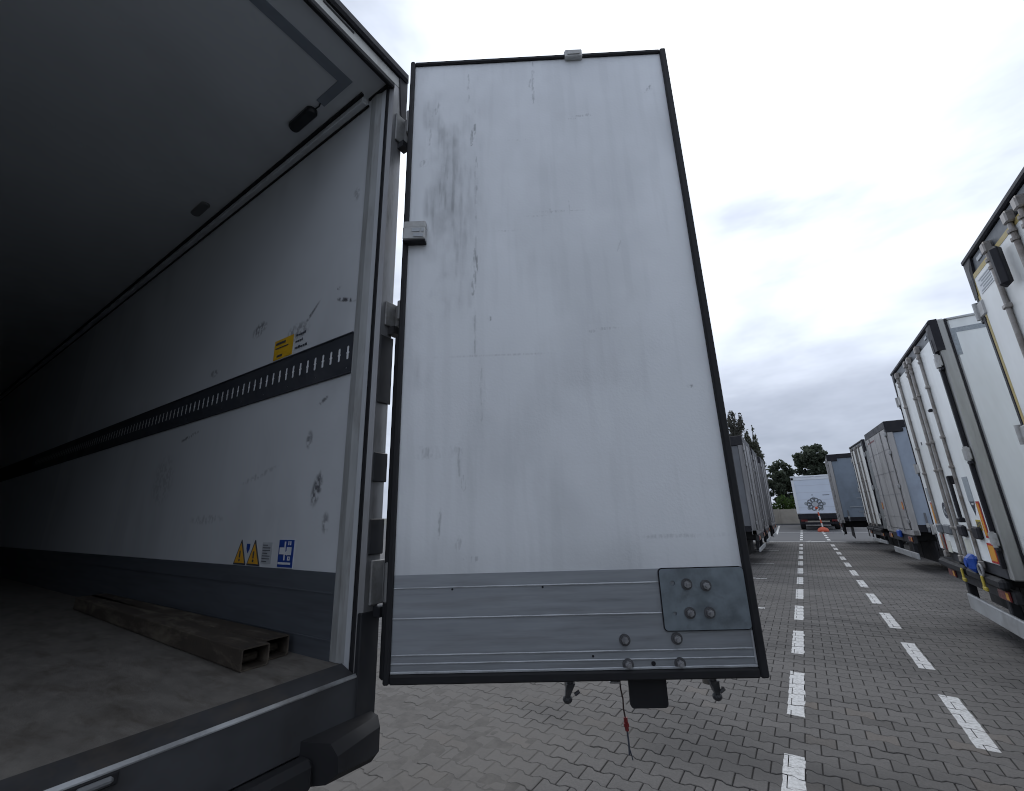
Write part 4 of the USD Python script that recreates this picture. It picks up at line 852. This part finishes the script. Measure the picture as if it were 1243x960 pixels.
tc = curtain_sider('grey curtain trailer with pale blue-grey side, right behind the large white one', (2.26, 15.30, 0), 3.5, W=2.68, H=3.90, seed=3, bars=False, bar_z=(0.30, 0.46))
marker(tc, 0.12, 0.24, 1.55, 1.75, -0.032, 0.02)
marker(tc, 2.42, 2.54, 1.55, 1.75, -0.032, 0.02)
obj('blue_valve_cover', bx(-0.10, -0.03, 0.95, 1.25, 0.80, 1.0, 0.03), 'blue_plastic', tc)
obj('rear_lettering', cat([bx(-0.0335, -0.0305, 1.45 + 0.055 * k, 1.49 + 0.055 * k, 3.53, 3.58) for k in range(17)]), 'lens_red', tc)
td = reefer('narrow view of a white refrigerated trailer between two curtain trailers on the right', (2.24, 20.05, 0), 4.0, W=2.55, H=4.0, white='trailer_cream', bar_z=(0.34, 0.46))
te = curtain_sider('farthest curtain trailer on the right, slate blue side and dark roof rail', (1.34, 25.05, 0), -1.5, W=2.55, H=4.0, side='curtain_slate', rear='rear_taupe', seed=5)
# the left-hand row: same type, backs to the aisle
tl = curtain_sider('grey trailer seen just past the open door, nearest of the left row', (-1.31, 18.25, 0), 180, W=2.55, H=4.0, side='curtain_dark', rear='rear_grey', post='rear_grey', seed=8, group='grey trailers in the left row', rich=False, bars=False)
copy_of(tl, 'grey trailer in the left row, middle one between the nearest and the farthest', (-1.36, 22.0, 0), 180.5)
copy_of(tl, 'grey trailer at the far end of the left row, before the asphalt', (-1.30, 25.75, 0), 179.6)

# ------------------------------------------------------------------ white box truck at the end of the aisle, its back to us
W_ = 2.5
tw = thing('box_truck', 'white box truck parked across the end of the aisle with round emblem on its back', 'truck', (-0.42, 38.0, 0))
obj('body', bx(0, W_, 0.05, 7.0, 1.12, 3.78, 0.03), 'truck_white', tw)
obj('rear_frame', cat([bx(0, 0.17, -0.02, 0.05, 1.16, 3.68, 0.01), bx(W_ - 0.17, W_, -0.02, 0.05, 1.16, 3.68, 0.01), bx(0, W_, -0.02, 0.05, 3.5, 3.68, 0.01)]), 'truck_white', tw)
obj('roof_edge', bx(-0.01, W_ + 0.01, -0.03, 0.06, 3.685, 3.80, 0.02), 'truck_white', tw)
obj('rear_shutter', bx(0.175, W_ - 0.175, -0.005, 0.05, 1.16, 3.495), 'truck_panel_blue_white', tw)
for z in (1.6, 2.1, 2.6, 3.1): obj('shutter_slat_line', bx(0.18, W_ - 0.18, -0.008, -0.0055, z, z + 0.012), 'sticker_pale', tw)
obj('chassis', bx(0.2, W_ - 0.2, 0.1, 9.0, 0.65, 1.1, 0.03), 'black_paint', tw)
obj('tail_beam', bx(0.02, W_ - 0.02, -0.01, 0.12, 0.78, 1.115, 0.02), 'frame_black', tw)
obj('underrun_bar', bx(0.1, W_ - 0.1, 0.0, 0.1, 0.42, 0.56, 0.02), 'frame_black', tw)
for x in (0.15, W_ - 0.55): obj('tail_lamp', bx(x, x + 0.4, -0.02, -0.0005, 0.60, 0.74, 0.01), 'lens_red', tw)
for y in (2.2, 7.4):
    for x, s in ((0.04, 1), (W_ - 0.04, -1)):
        w = obj('wheel', place(WHEEL, (x, y, 0.51), (0, s, 0), (0, 0, 1)), 'tyre', tw, 35)
obj('cab', hull([(x, y, z) for x in (0.1, W_ - 0.1) for y, z in ((7.15, 0.7), (7.15, 2.9), (8.5, 2.9), (9.1, 1.9), (9.2, 0.7))]), 'truck_white', tw)
em = []
for k in range(10):
    a = k * math.pi / 5
    em.append(Point(0.34 * math.cos(a), 0.30 * math.sin(a)).buffer(0.16, 10).difference(Point(0.34 * math.cos(a), 0.30 * math.sin(a)).buffer(0.09, 10)))
obj('round_emblem', place(extr(unary_union(em), 0.003), (1.18, -0.006, 1.78), (1, 0, 0), (0, 0, 1)), 'header_grey', tw)
for a in (0.1, 1.6, 3.0, 3.9, 5.4): obj('emblem_petal', place(extr(Point(0.52 * math.cos(a), 0.40 * math.sin(a)).buffer(0.12, 8), 0.002), (1.18, -0.006, 1.78), (1, 0, 0), (0, 0, 1)), 'stripe_grey', tw)
obj('emblem_centre', place(extr(Point(0, 0).buffer(0.17, 12), 0.0045), (1.18, -0.006, 1.78), (1, 0, 0), (0, 0, 1)), 'sticker_pale', tw)
obj('side_note', bx(1.72, 2.12, -0.010, -0.0058, 2.38, 2.42), 'ink_dark', tw)
obj('dot_sign', bx(1.08, 1.15, -0.010, -0.0058, 2.40, 2.46), 'ink_dark', tw)

po = thing('barrier_pole', 'red and white pole on an orange base in front of the white box truck', 'barrier pole', (0.88, 36.4, 0))
obj('base', trimesh.creation.revolve([(0, 0), (0.30, 0), (0.32, 0.04), (0.31, 0.12), (0.26, 0.21), (0.08, 0.30), (0, 0.30)], sections=28), 'orange_plastic', po, 35)
for k in range(5): obj('pole_band', cyl((0 - 0.02 * k, 0, 0.30 + 0.24 * k), (-0.02 * k - 0.02, 0, 0.539 + 0.24 * k), 0.038, 12), 'orange_plastic' if k % 2 else 'pole_white', po)
obj('pole_head', sph((-0.12, 0, 1.54), 0.09, 2), 'orange_plastic', po, True)

# ------------------------------------------------------------------ wall, hedge, trees behind
bw = thing('boundary_wall', 'low beige boundary wall behind the car park, left of the white truck', 'wall', (-14, 49.0, 0))
for k in range(16):
    obj('wall_panel', bx(k * 2.0 + 0.06, k * 2.0 + 1.94, 0.03, 0.13, 0.0, 1.42 + 0.02 * (k % 2), 0.01), 'wall_beige', bw)
    obj('wall_pillar', bx(k * 2.0 - 0.06, k * 2.0 + 0.06, -0.01, 0.17, 0.0, 1.52, 0.01), 'wall_beige', bw)
obj('wall_footing', bx(-0.1, 32, -0.02, 0.18, -0.05, 0.12), 'asphalt', bw)
gp = thing('gate_post', 'thin pale post standing before the boundary wall', 'post', (-2.35, 46.5, 0), 0)
obj('shaft', hull([(x, y, z) for z in (0, 1.5) for x in (-0.05 - 0.06 * z, 0.06 - 0.06 * z) for y in (-0.05, 0.05)]), 'post_pale', gp)
obj('cap', bx(-0.16, -0.02, -0.07, 0.07, 1.501, 1.54, 0.01), 'post_pale', gp)

def leaves(centres, radii, per, size, seed, flat=0.8):
    """Many small leaf-clump faces spread through ellipsoids."""
    r = np.random.default_rng(seed)
    P = []
    for c, rad, m in zip(centres, radii, per):
        d = r.normal(size=(m, 3)); d /= np.linalg.norm(d, axis=1, keepdims=True)
        P.append(np.asarray(c) + d * (r.random((m, 1)) ** 0.45) * np.asarray(rad))
    P = np.vstack(P); n_ = len(P)
    a = r.normal(size=(n_, 3)); a /= np.linalg.norm(a, axis=1, keepdims=True)
    b_ = np.cross(a, r.normal(size=(n_, 3))); b_ /= np.linalg.norm(b_, axis=1, keepdims=True)
    s = size * r.uniform(0.6, 1.5, (n_, 1))
    v = np.stack([P - a * s, P + b_ * s * 0.6, P + a * s, P - b_ * s * 0.6], 1).reshape(-1, 3)
    f = (np.array([[0, 1, 2], [0, 2, 3]])[None] + 4 * np.arange(n_)[:, None, None]).reshape(-1, 3)
    return v, f

def limb(a, b_, r0, r1, bend, seed, n_=6):
    r = np.random.default_rng(seed)
    a, b_ = np.array(a, float), np.array(b_, float)
    ts = np.linspace(0, 1, n_)
    pts = [a + (b_ - a) * t + (r.normal(size=3) * bend * (1 if 0 < t < 1 else 0)) for t in ts]
    rad = np.linspace(r0, r1, n_)
    return cat([cyl(pts[i], pts[i + 1], rad[i], 8, rad[i + 1]) for i in range(n_ - 1)])

def tree(label, x, y, h, crown, leaf, seed, trunk_h=None, size=0.16, dens=1.0, spiky=False, clumps=46):
    """crown = (half width, half height, centre height)."""
    t = thing('tree', label, 'tree', (x, y, 0))
    r = np.random.default_rng(seed)
    cw, ch, cz0 = crown
    if spiky:
        cs, rs, tops = [], [], []
        for k in range(11):
            a = r.uniform(0, 6.28); q = cw * math.sqrt(r.random())
            top = cz0 + ch * r.uniform(0.35, 1.0) * (1 - 0.3 * q / cw)
            tops.append((q * math.cos(a), q * math.sin(a), top))
            for z in np.arange(cz0 - ch * 0.8, top, 0.42):
                if r.random() < 0.78:
                    w = 0.55 * cw * (0.45 + 0.55 * (top - z) / (top - cz0 + ch)) * r.uniform(0.35, 0.9)
                    cs.append((q * math.cos(a) + r.normal(0, 0.15), q * math.sin(a) + r.normal(0, 0.15), z)); rs.append((w, w, 0.5 * r.uniform(0.7, 1.3)))
    else:
        cs, rs, tops = [], [], []
        for k in range(clumps):
            d = r.normal(size=3); d /= np.linalg.norm(d); q = r.random() ** 0.4
            p = np.array([d[0] * cw, d[1] * cw, d[2] * ch]) * q * 0.86
            if p[2] < -ch * 0.75: p[2] *= 0.6
            cs.append(p + (0, 0, cz0)); w = cw * r.uniform(0.16, 0.36); rs.append((w, w, w * 0.75))
            if k % 5 == 0: tops.append(tuple(p * 0.9 + (0, 0, cz0)))
    per = [max(12, int(dens * 620 * (a[0] * a[1] * a[2]) ** (2 / 3) / (size / 0.16) ** 2)) for a in rs]
    th = trunk_h or cz0 - ch * 0.5
    wood = [limb((0, 0, -0.1), (0.1, 0, th), 0.05 + h * 0.018, 0.03 + h * 0.011, 0.04, seed)]
    for k, p in enumerate(tops): wood.append(limb((0.1, 0, th * (0.75 + 0.25 * (k % 3) / 2)), p, 0.02 + h * 0.006, 0.02, 0.12, seed + k))
    obj('trunk', cat(wood), 'bark', t, 50)
    obj('crown', leaves(cs, rs, per, size, seed), leaf, t)
    return t

tree('round dark green tree rising above the white box truck', 1.75, 57.0, 8.6, (1.95, 2.3, 6.25), 'leaf_deep', 11, size=0.15, dens=0.62, clumps=64)
tree('tall sparse poplar-like tree above the left trailers, its twigs pale and open', -3.95, 42.0, 10.6, (1.0, 3.6, 7.0), 'leaf_grey', 12, size=0.095, dens=0.55, spiky=True)
tree('slender open tree to the right of the tall sparse one, lower', -3.2, 46.0, 9.6, (0.8, 3.2, 6.3), 'leaf_olive', 13, size=0.10, dens=0.6, spiky=True)
tree('broad dark tree left of the white truck, behind the boundary wall', -1.55, 54.0, 6.6, (1.75, 2.7, 3.8), 'leaf_deep', 14, size=0.15, dens=0.62, clumps=60)
tree('dark bushy tree behind the far end of the left row', -4.3, 53.5, 6.5, (1.9, 2.7, 3.8), 'leaf_deep', 15, size=0.15, dens=0.9)
tree('dense tree hidden mostly by the left trailers, farthest left', -8.0, 52.0, 7.0, (2.2, 2.4, 4.8), 'leaf_deep', 16, size=0.17, dens=1.2)
tree('green tree partly behind the farthest curtain trailer on the right', 5.6, 58.0, 7.5, (2.0, 2.2, 5.0), 'leaf_deep', 17, size=0.17, dens=1.2)
r = np.random.default_rng(21)
hc = [(-12 + 0.42 * k + r.normal(0, 0.1), r.normal(0, 0.2), 1.6 + r.normal(0, 0.35)) for k in range(62)] + [(-12 + 0.42 * k, 0, 0.8) for k in range(62)]
hd = thing('hedge', 'bright green hedge showing above the beige boundary wall', 'hedge', (0, 50.3, 0))
obj('foliage', leaves(hc, [(0.55, 0.5, 0.75)] * len(hc), [110] * len(hc), 0.13, 22), 'leaf_hedge', hd)
obj('stem', cat([cyl((-12 + 0.84 * k, 0, -0.05), (-12 + 0.84 * k, 0, 1.4), 0.04, 6) for k in range(31)]), 'bark', hd)
